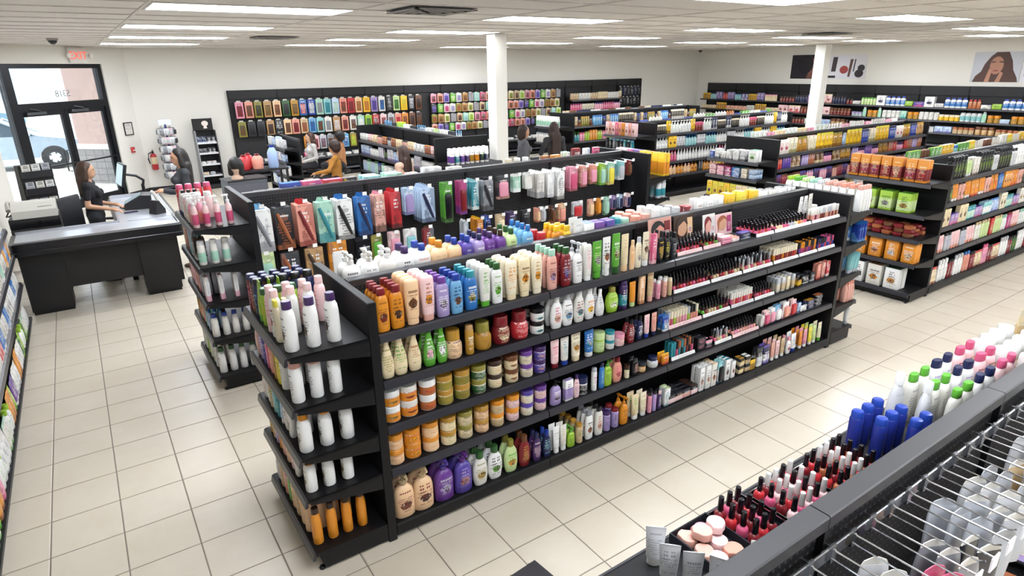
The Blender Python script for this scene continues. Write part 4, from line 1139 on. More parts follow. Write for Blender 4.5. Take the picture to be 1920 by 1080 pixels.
r2 = '''
1.126 blister pale_green .15 .36 2 mint charcoal pale green shaver card
1.330 pack charcoal .16 .38 1 black copper dark carton with hand picture
1.543 pack tan .16 .36 1 blush dark_brown tan carton with model picture
1.760 blister amber .17 .36 2 white navy orange-framed clipper card
2.007 pouch black .16 .26 2 charcoal silver black zipped case
2.140 blister olive .11 .26 1 green dark_green leafy green card
2.321 blister pale_pink .12 .26 2 pink charcoal pale pink cat-print card
2.491 blister white .13 .26 2 aqua rose white card with pink picture
2.683 pack maroon .12 .26 1 brown teal dark maroon tool carton
3.113 pack silver .06 .26 2 white teal silver slim carton
3.280 pack amber .08 .24 3 yellow brown amber comb carton
3.379 blister royal_blue .07 .22 4 navy sky_blue royal blue comb card
3.541 blister beige .11 .22 2 cream brown cream round-mirror card
3.693 blister dark_purple .1 .2 4 charcoal violet dark purple comb card
3.870 blister black .11 .22 2 charcoal grey black brush card
4.037 blister salmon .05 .16 3 peach copper salmon slim card
4.111 blister light_grey .06 .16 3 silver white light grey slim card
4.246 blister dark_brown .05 .2 3 brown copper dark brown slim card
4.377 blister peach .1 .2 3 salmon red peach sunburst card
4.605 blister light_grey .15 .19 2 red charcoal grey collage card
4.809 blister blush .08 .2 2 peach copper blush tall card
4.925 blister orange .075 .2 2 amber black orange card with black arrow
5.052 blister mint .08 .22 2 mint dark_green mint spotted card
5.173 blister lilac .06 .17 3 navy maroon lilac card with red tool
5.287 blister pale_blue .06 .17 3 navy navy pale blue card with navy edge
5.412 blister pale_pink .06 .17 3 navy violet pale pink card with blue tool
'''
def hangrow(par, fr, z, yx, lines, where, group, depth=.34):
    for ln in lines.strip().splitlines():
        t = ln.split(); x = float(t[0]); w_, h_, n = float(t[3]), float(t[4]), int(t[5]); d_ = .045 if t[1] == 'pack' else .022 if t[1] == 'blister' else .02
        hang(par, fr, x, z, 0, w_, h_, d_, t[1], t[2]+'/'+t[6]+'//'+t[7], n, clip(' '.join(t[8:])+' '+where), group, depth=depth, hookx=yx, pic=t[7] if w_ > .12 and t[1] == 'pack' else None)
hangrow(g2, F2, 1.5, 1.07, r1, 'in the upper peg row of the second gondola', 'hanging tools in the upper peg row')
hangrow(g2, F2, 1.1, 1.07, r2, 'in the lower peg row of the second gondola', 'hanging tools in the lower peg row')
shelf(F2, 1.47, .05, 'on top behind the hair tool gondola rail', 'stock behind the second gondola rail', '''
1.239 box black/charcoal//silver .11 .09 1
1.359 box charcoal/grey//white .11 .09 1
1.511 box royal_blue/blue//white .18 .13 1 see-through basket
1.707 box rose/pink//purple .18 .13 1 bright basket
1.905 box red/rose//pink .18 .12 1 bright basket
2.068 box black/dark_brown//yellow .14 .12 1
2.296 box aqua/mint//dark_green .17 .11 2 shallow carton
2.527 box mint/aqua//dark_green .17 .11 2 shallow carton
2.721 box pale_pink/white//copper .12 .1 1
2.951 box white/offwhite//grey .2 .13 1 wide carton
3.216 box offwhite/white//charcoal .16 .11 1
3.910 jar cream/ivory/black/white .075 .13 1
4.026 jar ivory/offwhite/charcoal/white .075 .13 1
4.144 jar cream/white/black/cream .075 .13 1
4.264 box black/charcoal//gold .1 .12 1
4.410 box copper/gold//dark_brown .1 .12 1
4.566 box amber/cream//brown .12 .12 1
4.727 box offwhite/mint//green .08 .14 2
4.874 box maroon/red//white .11 .17 1
5.033 box white/pale_blue//royal_blue .09 .16 1
5.187 box rose/white//navy .09 .16 1
''')
PFX = ''
G2E = (1.4, 1.09, .78, .46)
endcap('black endcap on the second gondola beside the checkout counter', 1.018, 6.2, -PI/2, .92, .42, G2E, .13)
E3 = Fr(1.018, 6.2, -PI/2)
for z, lv, ln in ((1.4, 'top', '''
.08 can red/rose//white .065 .24 4
.17 tube white/royal_blue//red .065 .2 4
.26 tube offwhite/navy//rose .065 .21 4
.35 sham white/black//green .07 .23 3
.46 can pale_pink/white//red .07 .22 3
.56 pump offwhite/white//green .075 .24 2
.68 pump pink/white/salmon/red .085 .24 2
.81 pump pale_pink/white/rose/copper .08 .24 4:.085'''), (1.09, 'second', '''
.1 box beige/brown//dark_brown .09 .2 2
.22 box salmon/copper//brown .09 .2 2
.34 box silver/white//teal .08 .2 2
.46 box teal/aqua//white .08 .19 2
.6 box dark_brown/brown//white .08 .18 2
.8 can offwhite/white/mint/teal .06 .2 3:.09'''), (.78, 'third', '''
.1 box blush/pale_pink//rose .08 .19 3
.2 box pale_pink/white//maroon .08 .19 3
.3 box pink/rose//white .08 .19 3
.4 box salmon/blush//brown .08 .19 3
.5 box blush/salmon//rose .08 .19 3
.62 box silver/white//grey .07 .2 3
.8 box white/blush//pink .07 .21 3:.11'''), (.46, 'fourth', '''
.1 can olive/lime//yellow .06 .19 3
.19 can amber/gold//brown .06 .18 3
.28 can beige/copper//brown .06 .18 3
.38 sham salmon/maroon//white .065 .18 3
.5 sham aqua/teal//white .06 .19 3
.62 sham pale_blue/blue//navy .065 .19 3
.8 rsham offwhite/royal_blue//lilac .062 .2 4:.08'''), (.13, 'bottom', '''
.08 sham offwhite/teal//green .07 .22 3
.18 sham white/teal//dark_green .07 .22 3
.3 sham lime/green//white .065 .2 3
.42 sham white/black//lime .065 .2 3
.54 sham offwhite/black//green .065 .2 3
.66 sham white/dark_green//olive .07 .22 3
.81 rsham white/dark_green//brown .066 .23 4:.085''')):
    shelf(E3, z, -.405, 'on the %s shelf of the endcap by the checkout' % lv, 'stock on the checkout endcap %s shelf' % lv, ln)
endcap('black endcap at the right end of the second gondola with yellow cartons', 5.596, 5.3, PI/2, .9, .38, (1.27, 1., .72, .45), .13)
E4 = Fr(5.596, 5.3, PI/2)
for z, lv, ln in ((1.27, 'top', '\n'.join('%.3f box %s .1 .27 2' % (.06+i*.108, c) for i, c in enumerate(('yellow/yellow/amber/lemon', 'yellow/lemon/amber/yellow', 'yellow/amber/amber/lemon', 'yellow/yellow/yellow/amber', 'purple/violet//magenta', 'magenta/purple//pink', 'pale_pink/white//rose', 'pale_pink/pink//white')))), (1., 'second', '''
.07 can light_grey/silver/teal/white .075 .22 2
.16 can silver/light_grey/aqua/white .075 .22 2
.25 can light_grey/grey/teal/navy .075 .22 2
.34 can olive/silver/aqua/white .075 .22 2
.44 can silver/yellow/teal/navy .075 .21 2'''), (.72, 'third', '''
.07 can pale_pink/silver/lilac/rose .06 .18 2
.15 can lilac/silver/pink/violet .06 .18 2
.24 can pink/white/salmon/rose .06 .18 2''')):
    shelf(E4, z, -.365, 'on the %s shelf of the second gondola right endcap' % lv, 'stock on the second gondola right endcap', ln)
PFX = 'snack'
# ================================================================== right-hand gondola with food cartons on its endcap
G7Z = (1.33, 1.07, .79, .48)
gondola('black right-hand gondola of lotions and cleansers behind the floor aisle', 7.76, 3.37, 0, 6.54, 1.5, 6, G7Z, (1.33,), .46, .46)
F7 = Fr(0, 3.37, 0)
EZ7 = (1.34, 1.0, .73, .455)
endcap('black endcap at right stacked with red, green and orange snack cartons', 7.708, 3.83, -PI/2, .92, .42, EZ7, .12)
E7 = Fr(7.708, 3.83, -PI/2)
for z, lv, ln in ((1.34, 'top', '\n'.join('%.3f box orange/amber/maroon/cream/%s .13 .235 2' % (.07+i*.115+(.03 if i > 4 else 0), b) for i, b in enumerate(('red', 'rose', 'magenta', 'red', 'salmon', 'rose', 'red')))),
 (1.0, 'second', '\n'.join('%.3f box lime/green/pale_green/dark_green/%s .14 .21 2' % (.1+i*.19, b) for i, b in enumerate(('olive', 'brown', 'grey', 'gold')))),
 (.455, 'fourth', '\n'.join('%.3f box orange/amber/amber/white/%s .14 .22 2' % (.1+i*.18, b) for i, b in enumerate(('brown', 'cream', 'copper', 'silver', 'gold')[:5])))):
    shelf(E7, z, -.40, 'on the %s shelf of the snack endcap' % lv, 'cartons on the snack endcap %s shelf' % lv, ln.replace(' .13 .235', ' .105 .235'))
shelf(E7, .12, -.4, 'on the bottom shelf of the snack endcap', 'cartons on the snack endcap bottom shelf', '''
.1 box white/maroon//charcoal/salmon .16 .22 2
.3 box white/grey//charcoal/copper .16 .24 2
.5 box offwhite/tan//charcoal/amber .16 .24 2
.7 box white/dark_green//charcoal/orange .16 .24 2
''')
n = 0
for r in range(3):
    for i in range(7):
        for k in range(3 - (r == 2)):
            n += 1; c = ('copper', 'maroon', 'brown', 'maroon')[(i+r+k) % 4]
            pr = proto('bar', c+'/', .115, .045, .1, True, i)
            put(pr, E7.w(.09+i*.112+rnd(-.008, .008), -.34+r*.118+rnd(-.008, .008), .7306+k*.0456), E7.a+rnd(-.3, .3), clip('%s foil snack packet, %s layer, %s from left, %s row back on the snack endcap' % (c, ordn(k+1), ordn(i+1), ordn(r+1))), 'packet', 'snack packets heaped on the snack endcap')
PFX = 'cleanser'
Wt = [('oval', 'white/white//grey', .075, .2), ('sham', 'offwhite/silver//green', .07, .22), ('sham', 'white/royal_blue//navy', .07, .22), ('oval', 'white/white//rose/rose', .08, .23)]
TH7 = [[('oval', 'white/lemon//green', .07, .2, 3), ('tube', 'pale_green/white//green', .065, .17, 2), ('oval', 'white/white//grey', .08, .23, 4), ('sham', 'white/royal_blue/royal_blue/white', .075, .23, 3), ('oval', 'black/black//lime', .07, .24, 5), ('sham', 'offwhite/rose//rose/rose', .075, .23, 3), ('box', 'offwhite/silver//brown', .08, .19, 2), ('sham', 'light_grey/charcoal//navy', .07, .21, 2)],
 [('box', 'orange/amber//white/brown', .07, .22, 3), ('pouch', 'amber/orange//red', .1, .19, 2), ('tube', 'orange/white//red', .07, .19, 2), ('sham', 'charcoal/black//lime/green', .07, .21, 2), ('sham', 'blush/dark_brown//maroon/brown', .075, .21, 2), ('sham', 'blue/royal_blue//white', .07, .21, 2), ('box', 'yellow/amber//black/black', .075, .2, 2)],
 [('box', 'white/silver//grey', .06, .19, 1), ('box', 'offwhite/gold//brown/gold', .1, .2, 2), ('box', 'cream/beige//charcoal/brown', .1, .2, 2), ('box', 'ivory/white//dark_brown/brown', .08, .2, 2), ('box', 'aqua/pale_blue/white/teal', .12, .15, 2), ('box', 'teal/dark_green/mint/white', .1, .16, 2), ('pouch', 'pale_blue/blue//violet', .12, .16, 2), ('box', 'lilac/violet//rose', .1, .12, 2)],
 [('oval', 'white/green//mint', .075, .22, 2), ('sham', 'offwhite/beige//green', .075, .22, 2), ('oval', 'white/mint//teal', .07, .2, 2), ('sham', 'red/maroon//white', .06, .2, 2), ('sham', 'silver/charcoal//violet', .075, .21, 2), ('box', 'red/maroon//beige/cream', .1, .21, 1), ('sham', 'pale_green/beige//olive', .075, .22, 3), ('sham', 'magenta/maroon//white', .075, .21, 2), ('tube', 'pale_pink/salmon//rose', .07, .2, 3)],
 [('oval', 'white/white//grey', .08, .26, 3), ('sham', 'salmon/blue//maroon', .075, .25, 2), ('sham', 'pink/rose//purple', .07, .25, 2), ('oval', 'teal/dark_green//aqua', .08, .25, 2), ('oval', 'white/light_grey//silver', .075, .25, 3), ('sham', 'dark_green/black//lime', .07, .22, 2), ('sham', 'charcoal/brown//copper', .065, .21, 2), ('sham', 'lilac/black//white', .06, .2, 1), ('tube', 'lemon/white//green', .07, .2, 2), ('pouch', 'cream/red//maroon', .1, .2, 2), ('sham', 'maroon/black//white', .07, .22, 2)]]
LV = ('top', 'second', 'third', 'fourth', 'bottom')
for i, z in enumerate(G7Z+(.1,)):
    fill(F7, 7.8, 12.1, z, -.43, .26, 'on the %s shelf of the right-hand gondola' % LV[i], 'stock on the right-hand gondola %s shelf' % LV[i], TH7[i], rows=2 if i == 0 else 1, parts=True)
fill(F7, 7.85, 12.6, 1.33, .06, .26, 'behind the right-hand gondola rail', 'stock behind the right-hand gondola rail', [('tube', 'offwhite/ivory//peach', .06, .25, 4), ('box', 'green/lime//white', .09, .25, 3), ('can', 'lemon/yellow//green', .06, .27, 3), ('jar', 'maroon/brown//cream', .08, .24, 3), ('box', 'yellow/cream//orange', .1, .26, 3), ('box', 'offwhite/white//grey', .1, .26, 2), ('can', 'aqua/blue//white', .06, .24, 2)], parts=True)
PFX = 'aisle'
# ================================================================== further gondolas behind
def simple_gondola(label, x, y, a, W, H, nsec, fz, bz, d, stock, where, bstock=None, x1=None, fx=0.):
    gondola(label, x, y, a, W, H, nsec, fz, bz, d, d, peg=False)
    f = Fr(x, y, a)
    for i, z in enumerate(fz): fill(f, .03+fx, x1 or W-.03, z, -d+.03, .24, 'on the %s shelf of %s' % (LV[i], where), 'stock on %s' % where, stock[i % len(stock)])
    if bstock: fill(f, .05, W-.05, bz[0], .05, .28, 'along the top back of %s' % where, 'stock behind the rail of %s' % where, bstock)
S6 = [[('pouch', 'pale_blue/silver//navy', .1, .2, 1), ('pouch', 'gold/olive//brown', .14, .22, 2), ('pouch', 'yellow/lemon//brown', .11, .24, 4), ('can', 'royal_blue/navy//white', .05, .22, 4), ('box', 'offwhite/white//red/rose', .12, .2, 2), ('box', 'cream/beige//maroon', .1, .19, 2), ('pouch', 'tan/gold//dark_brown', .13, .22, 2), ('box', 'ivory/copper//olive', .1, .22, 2)],
 [('can', 'copper/maroon//white', .05, .19, 3), ('sham', 'red/maroon//cream', .06, .18, 2), ('pouch', 'gold/yellow//brown', .15, .19, 2), ('can', 'violet/navy//pink', .05, .19, 4), ('sham', 'lilac/violet//white', .06, .18, 3), ('pouch', 'brown/tan//cream', .12, .18, 2), ('mask', 'pink/dark_purple//lilac', .07, .14, 3)],
 [('can', 'maroon/brown//pink', .05, .18, 3), ('can', 'navy/violet//rose', .05, .18, 3), ('sham', 'pink/lilac//white', .06, .17, 3), ('sham', 'blush/brown//maroon', .06, .17, 2)]]
simple_gondola('black gondola of gold and yellow pouches in the third aisle at right', 8.53, 5.97, 0, 4.6, 1.5, 4, (1.28, 1.06, .79, .48), (1.3,), .46, S6, 'the yellow pouch gondola',
  [('jar', 'orange/white//cream', .08, .24, 5), ('oval', 'white/offwhite//grey', .08, .27, 6), ('box', 'white/mint//green', .11, .27, 3), ('box', 'pink/rose//white', .1, .24, 2), ('box', 'rose/red//cream', .12, .23, 2), ('box', 'cream/yellow//amber', .12, .25, 2)])
PFX = 'soap'
endcap('black endcap of the yellow pouch gondola with white and pink soap cartons', 8.478, 6.43, -PI/2, .92, .42, (1.2, .95, .62), .13)
E6 = Fr(8.478, 6.43, -PI/2)
shelf(E6, 1.2, -.4, 'on the top shelf of the soap endcap', 'cartons on the soap endcap', '''
.06 box royal_blue/white//pale_blue .08 .1 2
.16 box white/pale_blue//navy .09 .14 2
.27 box offwhite/white//grey .09 .1 2
.38 box white/light_grey//charcoal .1 .14 3
.5 box white/offwhite//grey .1 .15 3
.62 box light_grey/white//charcoal .1 .15 3
.78 box white/mint//green/green .13 .17 2
''')
shelf(E6, .95, -.4, 'on the second shelf of the soap endcap', 'cartons on the soap endcap', '''
.1 box pale_pink/rose//maroon .12 .07 3 s2
.24 box pink/rose//white .12 .07 3 s2
.38 box magenta/maroon//white .11 .07 3 s2
.52 box blue/teal//white .13 .07 3 s2
.67 box ivory/beige//grey .1 .07 3 s2
.81 box pale_blue/white//navy .11 .07 3 s2
''')
shelf(E6, .62, -.4, 'on the third shelf of the soap endcap', 'cartons on the soap endcap', '\n'.join('%.3f box %s .1 .22 1' % (.07+i*.108, c) for i, c in enumerate(('yellow/lime/lemon/brown/charcoal', 'lemon/yellow/lemon/copper/copper', 'lemon/lime/yellow/brown/brown', 'yellow/lemon/lemon/brown/maroon', 'lemon/lime/yellow/brown/copper', 'cream/lemon/lemon/brown/brown', 'cream/ivory/lemon/brown/copper', 'ivory/mint/cream/green/dark_green'))))
PFX = 'salon'
S5 = [[('pump', 'white/white//green', .08, .24, 3), ('pump', 'white/offwhite//grey', .08, .24, 4), ('box', 'navy/royal_blue//white', .08, .22, 2), ('box', 'yellow/lime//brown', .09, .24, 1), ('jar', 'maroon/rose//cream', .08, .17, 3), ('can', 'black/ivory//cream', .05, .18, 5)],
 [('pump', 'aqua/blue//white', .08, .23, 4), ('pump', 'white/silver//charcoal', .08, .23, 4), ('box', 'light_grey/white//charcoal', .08, .2, 3), ('box', 'yellow/amber//brown/brown', .11, .22, 2)],
 [('taper', 'white/offwhite//charcoal', .085, .24, 2), ('taper', 'rose/maroon//white', .085, .24, 2), ('taper', 'white/white//grey', .085, .24, 5)],
 [('oval', 'yellow/amber//brown/copper', .11, .2, 2), ('oval', 'amber/brown//cream/brown', .1, .2, 2), ('oval', 'peach/blush//copper', .1, .19, 2), ('sham', 'charcoal/navy//white', .07, .24, 2)]]
simple_gondola('black gondola of white pump bottles in the fourth aisle', 9.33, 9.15, 0, 4.4, 1.5, 4, (1.28, 1.0, .72, .45), (1.3,), .46, S5, 'the white pump bottle gondola',
  [('box', 'green/lime//white', .1, .25, 3), ('pack', 'offwhite/white//charcoal/black', .09, .28, 4), ('pack', 'copper/amber//cream/red', .08, .28, 3), ('can', 'white/royal_blue//pale_blue', .06, .22, 4), ('tube', 'offwhite/white//grey', .06, .25, 6)])
endcap('black endcap of the white pump bottle gondola with pink hair colour cartons', 9.278, 9.61, -PI/2, .92, .5, (1.27, 1.0, .7), .13)
E5 = Fr(9.278, 9.61, -PI/2)
PFX = 'hair_colour'
shelf(E5, 1.27, -.48, 'on the top shelf of the hair colour endcap', 'cartons on the hair colour endcap', '\n'.join('%.3f box %s .085 .24 2' % (.06+i*.092, c) for i, c in enumerate(('pale_pink/red//copper/maroon', 'blush/rose//brown/brown', 'pale_pink/red//red/maroon', 'rose/red//cream/maroon', 'salmon/rose//maroon/amber', 'amber/copper//brown/brown', 'pale_pink/rose//copper/copper', 'blush/red//maroon/rose', 'pale_pink/rose//brown/copper'))))
shelf(E5, 1.0, -.48, 'on the second shelf of the hair colour endcap', 'cartons on the hair colour endcap', '\n'.join('%.3f can %s .075 .2 1' % (.06+i*.1, c) for i, c in enumerate(('charcoal/black//grey', 'charcoal/aqua//white', 'grey/sky_blue//white', 'charcoal/aqua//silver', 'black/sky_blue//white', 'teal/aqua//white', 'charcoal/aqua//grey', 'teal/sky_blue//white'))))
PFX = 'far_aisle'
S4 = [[('can', 'navy/royal_blue//silver', .06, .2, 2), ('pouch', 'dark_brown/navy//copper', .1, .18, 1), ('can', 'olive/gold//cream', .06, .22, 4), ('box', 'beige/cream//brown', .09, .22, 1), ('can', 'charcoal/ivory//cream', .06, .24, 8), ('can', 'sky_blue/blue//white', .07, .23, 4)],
 [('pump', 'teal/green//white', .08, .22, 2), ('can', 'lime/olive//cream', .07, .22, 2), ('can', 'violet/navy//silver', .07, .2, 1), ('can', 'pink/rose//white', .08, .2, 2), ('can', 'orange/amber//cream', .08, .26, 3)]]
simple_gondola('black gondola in the farthest aisle before the hair pack wall', 9.83, 12.25, 0, 4.4, 1.5, 4, (1.2, .85), (1.3,), .46, S4, 'the farthest aisle gondola',
  [('can', 'royal_blue/navy//white', .05, .24, 8), ('can', 'offwhite/white//navy', .05, .23, 6), ('box', 'offwhite/pale_blue//navy', .12, .2, 2), ('can', 'amber/brown//cream', .07, .24, 3), ('pouch', 'offwhite/cream//grey', .1, .24, 2)])
endcap('black endcap of the farthest aisle gondola with green and white bottles', 9.778, 12.71, -PI/2, .92, .45, (1.2, .82), .13)
E4b = Fr(9.778, 12.71, -PI/2)
shelf(E4b, 1.2, -.43, 'on the top shelf of the farthest aisle endcap', 'bottles on the farthest endcap', '\n'.join('%.3f sham white/white/mint/green .07 .25 2' % (.05+i*.078) for i in range(11)))
shelf(E4b, .82, -.43, 'on the second shelf of the farthest aisle endcap', 'bottles on the farthest endcap', '\n'.join('%.3f can offwhite/silver//charcoal .07 .23 1' % (.05+i*.078) for i in range(11)))
# gondola running away from the camera beside the centre column
PFX = 'lengthwise_aisle'
S3 = [[('box', 'cream/peach//copper', .12, .14, 2), ('box', 'white/silver//charcoal', .13, .13, 3), ('jar', 'silver/charcoal//white', .08, .15, 2), ('box', 'pale_pink/rose//brown', .1, .14, 2), ('box', 'copper/orange//dark_brown', .1, .14, 2), ('can', 'blush/black//brown', .05, .15, 4)],
 [('box', 'pale_blue/white//violet', .14, .17, 3), ('box', 'lilac/pale_blue//violet', .12, .16, 2), ('box', 'light_grey/lilac//purple', .08, .2, 3), ('pump', 'charcoal/black//lime', .08, .2, 2), ('box', 'white/light_grey//grey', .14, .14, 3)],
 [('can', 'mint/dark_green//white', .07, .24, 2), ('can', 'navy/royal_blue//white', .07, .22, 2), ('can', 'pale_blue/silver//grey', .07, .2, 3), ('box', 'offwhite/white//grey', .2, .2, 2)]]
simple_gondola('black gondola running away from the camera beside the centre column', 5.2, 12.45, -PI/2, 3.3, 1.5, 3, (1.22, .95, .62), (1.3,), .5, S3, 'the lengthwise gondola',
  [('box', 'lime/yellow/blue/teal', .14, .3, 2), ('can', 'black/charcoal//grey', .06, .25, 4), ('box', 'pale_green/lime//olive', .1, .25, 2), ('box', 'offwhite/white//grey', .14, .25, 2), ('taper', 'sky_blue/sky_blue//blue', .07, .3, 5), ('taper', 'pale_blue/sky_blue//white', .07, .3, 5)])
endcap('black endcap at the near end of the lengthwise gondola with purple-labelled bottles', 4.7, 9.095, 0, 1.0, .42, (1.12, .78), .13)
EC3 = Fr(4.7, 9.095, 0)
shelf(EC3, 1.12, -.4, 'on the upper shelf of the endcap left of the column', 'bottles on the endcap left of the column', '''
.1 can white/white/purple/violet .075 .25 2
.19 can white/white/teal/white .075 .25 2
.28 can white/white/violet/pink .075 .25 2
.37 can white/white/dark_purple/lilac .075 .25 2
.46 can white/white/gold/brown .075 .25 2
.55 can white/white/amber/brown .075 .25 2
.64 can white/white/charcoal/green .075 .25 2
.73 can white/white/navy/white .075 .25 2
''')
shelf(EC3, .78, -.4, 'on the lower shelf of the endcap left of the column', 'bottles on the endcap left of the column', '''
.08 pump white/white//lime .09 .3 1
.2 pump white/offwhite//olive .09 .3 1
.31 pump charcoal/black//grey .085 .3 2
.41 pump black/black//silver .085 .3 2
.51 pump charcoal/black//lime .085 .3 2
.61 pump black/charcoal//white .085 .3 2
.71 pump charcoal/black//silver .085 .3 2
.81 pump white/black//grey .085 .3 2
''')

PFX = 'hair'
# ================================================================== back wall of hanging hair packs
def wall_unit(label, x, y, a, W, H, nsec, levels, D, head=.2):
    t = thing('wall_shelving', label, 'shelving', (x, y, 0), a, 'black wall shelving units')
    sw = W/nsec
    bp = B(.003, sw-.003, -.02, -.002, .1, H-head).mesh('back_panel', PEG, False); hp = B(.004, sw-.004, -.05, -.002, H-head+.004, H).mesh('header_panel', M('141416', .5), False)
    for i in range(nsec): link('back_panel', bp, t, (i*sw, 0, 0)); link('header_panel', hp, t, (i*sw, 0, 0))
    up = B(-.015, .015, -.06, -.002, 0, H).mesh('upright', BLK, False)
    for i in range(nsec+1): link('upright', up, t, (i*sw, 0, 0))
    if levels:
        sm = shelf_mesh(sw, D-.02).mesh('shelf', BLK, False); lm = lip_mesh(sw, D-.02).mesh('price_rail', RAILM, False)
        for i in range(nsec):
            for z in levels:
                if isinstance(z, tuple):
                    if i not in z[1]: continue
                    z = z[0]
                s = link('shelf', sm, t, (i*sw, 0, z)); link('price_rail', lm, s)
    dm = Geo().box(.002, sw-.002, -D+.005, -.012, .07, .098).box(.002, sw-.002, -D+.03, -D+.05, .0, .07).mesh('base_deck', BLK, False)
    for i in range(nsec): link('base_deck', dm, t, (i*sw, 0, 0))
    return t
w1 = wall_unit('long black wall display hung with rows of packaged hair along the back wall', 3.08, 16.29, 0, 13.4, 2.14, 12, ((.5, range(0, 9)), (.2, range(0, 9)), (1.55, (9, 10)), (1.22, (9, 10)), (.92, (9, 10, 11))), .4)
F8 = Fr(3.08, 16.27, 0)
hk2 = Geo().tube([(0, -.02, 0), (0, -.17, 0)], .004, 4).mesh('peg_hook', CHROME)
def packs(z, x0, x1, w_, h_, cols, row, gap=.03):
    x = x0; n = 0; i = 0
    while x+w_ < x1:
        cset = cols[i % len(cols)]; i += 1
        pr = proto('pack', cset, w_, h_*rnd(.9, 1.02) if False else h_, .05, False, i)
        n += 1
        link('peg_hook', hk2, w1, (x+w_/2, 0, z-.01))
        put(pr, F8.w(x+w_/2, -.12, z-h_), rnd(-.08, .08), clip('%s hair pack, %s from the left in the %s row of the back wall' % (nm(cset.split('/')[0]), ordn(n), row)), 'package', 'hair packs on the back wall')
        x += w_+gap*rnd(.6, 1.4)
def pick(s): return [c+'/offwhite//'+t+'/'+b for c, t, b in (q.split(',') for q in s.split())]
L1 = pick('pink,maroon,maroon salmon,brown,brown olive,dark_green,dark_brown tan,olive,brown peach,copper,brown dark_green,black,charcoal gold,olive,brown blue,white,red royal_blue,white,silver mint,grey,grey aqua,teal,teal pale_blue,white,mint salmon,red,brown red,maroon,maroon peach,gold,copper yellow,copper,amber lilac,violet,violet offwhite,navy,blue charcoal,white,black pale_green,green,dark_green yellow,lime,yellow charcoal,white,grey brown,black,dark_brown dark_brown,brown,black dark_brown,copper,black brown,black,dark_brown silver,grey,grey pink,rose,brown pale_blue,white,blue')
L2 = pick('olive,dark_green,brown charcoal,black,black charcoal,black,black tan,brown,black charcoal,white,black peach,brown,brown salmon,maroon,maroon beige,brown,copper sky_blue,navy,blue aqua,charcoal,brown offwhite,grey,grey tan,copper,white salmon,brown,maroon offwhite,grey,brown mint,white,white lime,green,dark_green red,white,maroon pale_pink,rose,brown silver,grey,brown salmon,red,red orange,black,copper brown,black,dark_brown dark_brown,black,brown brown,copper,brown dark_brown,red,black grey,copper,red')
L3 = pick('orange,copper,brown pale_pink,rose,maroon silver,lilac,brown grey,black,brown pale_pink,grey,lilac sky_blue,white,blue olive,yellow,lime red,navy,rose yellow,brown,brown cream,maroon,red aqua,white,teal')
Rr = pick('pink,grey,maroon rose,silver,brown salmon,copper,brown blush,maroon,copper lilac,violet,violet charcoal,lilac,violet green,white,lime pale_pink,rose,magenta offwhite,grey,lilac olive,brown,copper tan,gold,brown cream,green,olive grey,brown,silver beige,copper,charcoal mint,white,aqua pale_green,olive,lime')
packs(1.91, .1, 5.1, .18, .4, L1, 'top'); packs(1.46, .1, 5.1, .18, .38, L2, 'second'); packs(1.03, 1.6, 5.1, .17, .36, L3+L2[:6], 'third')
packs(1.91, 5.2, 9.9, .17, .25, [c for c in Rr[::2]]+Rr[1::2], 'top right'); packs(1.63, 5.2, 9.9, .17, .24, Rr[5:]+Rr[:5], 'second right'); packs(1.36, 5.2, 9.9, .17, .24, Rr[9:]+Rr[:9], 'third right'); packs(1.1, 5.2, 9.9, .16, .22, Rr[3:]+Rr[:3], 'fourth right')
packs(1.91, 12.3, 13.3, .14, .3, pick('charcoal,silver,black navy,silver,black black,grey,charcoal'), 'far right top'); packs(1.58, 12.3, 13.3, .14, .28, pick('charcoal,white,black black,grey,charcoal'), 'far right second')
fill(F8, 10.0, 12.2, 1.55, -.37, .22, 'on the upper back wall shelf near the corner', 'cartons on the back wall shelves', [('box', 'cream/lemon//brown', .1, .22, 4), ('box', 'offwhite/white//grey', .12, .2, 4), ('box', 'beige/cream//brown', .1, .2, 3)])
fill(F8, 10.0, 12.2, 1.22, -.37, .22, 'on the middle back wall shelf near the corner', 'cartons on the back wall shelves', [('sham', 'rose/magenta//white', .09, .24, 5), ('box', 'ivory/white//charcoal', .1, .2, 5), ('sham', 'pink/violet//white', .09, .22, 4)])
fill(F8, 10.0, 13.3, .92, -.37, .18, 'on the lower back wall shelf near the corner', 'cartons on the back wall shelves', [('box', 'pale_pink/white//rose', .14, .12, 3), ('box', 'white/offwhite//charcoal', .16, .16, 3), ('jar', 'charcoal/black//white', .1, .14, 2)])
fill(F8, .2, 9.5, .5, -.37, .24, 'on the shelf under the hair packs', 'cartons under the hair packs', [('box', 'rose/red//white', .2, .14, 1), ('box', 'white/silver//charcoal', .3, .06, 1), ('box', 'offwhite/white//grey', .28, .08, 1), ('box', 'charcoal/black//white', .25, .12, 1)], gap=.05)
PFX = 'beauty'
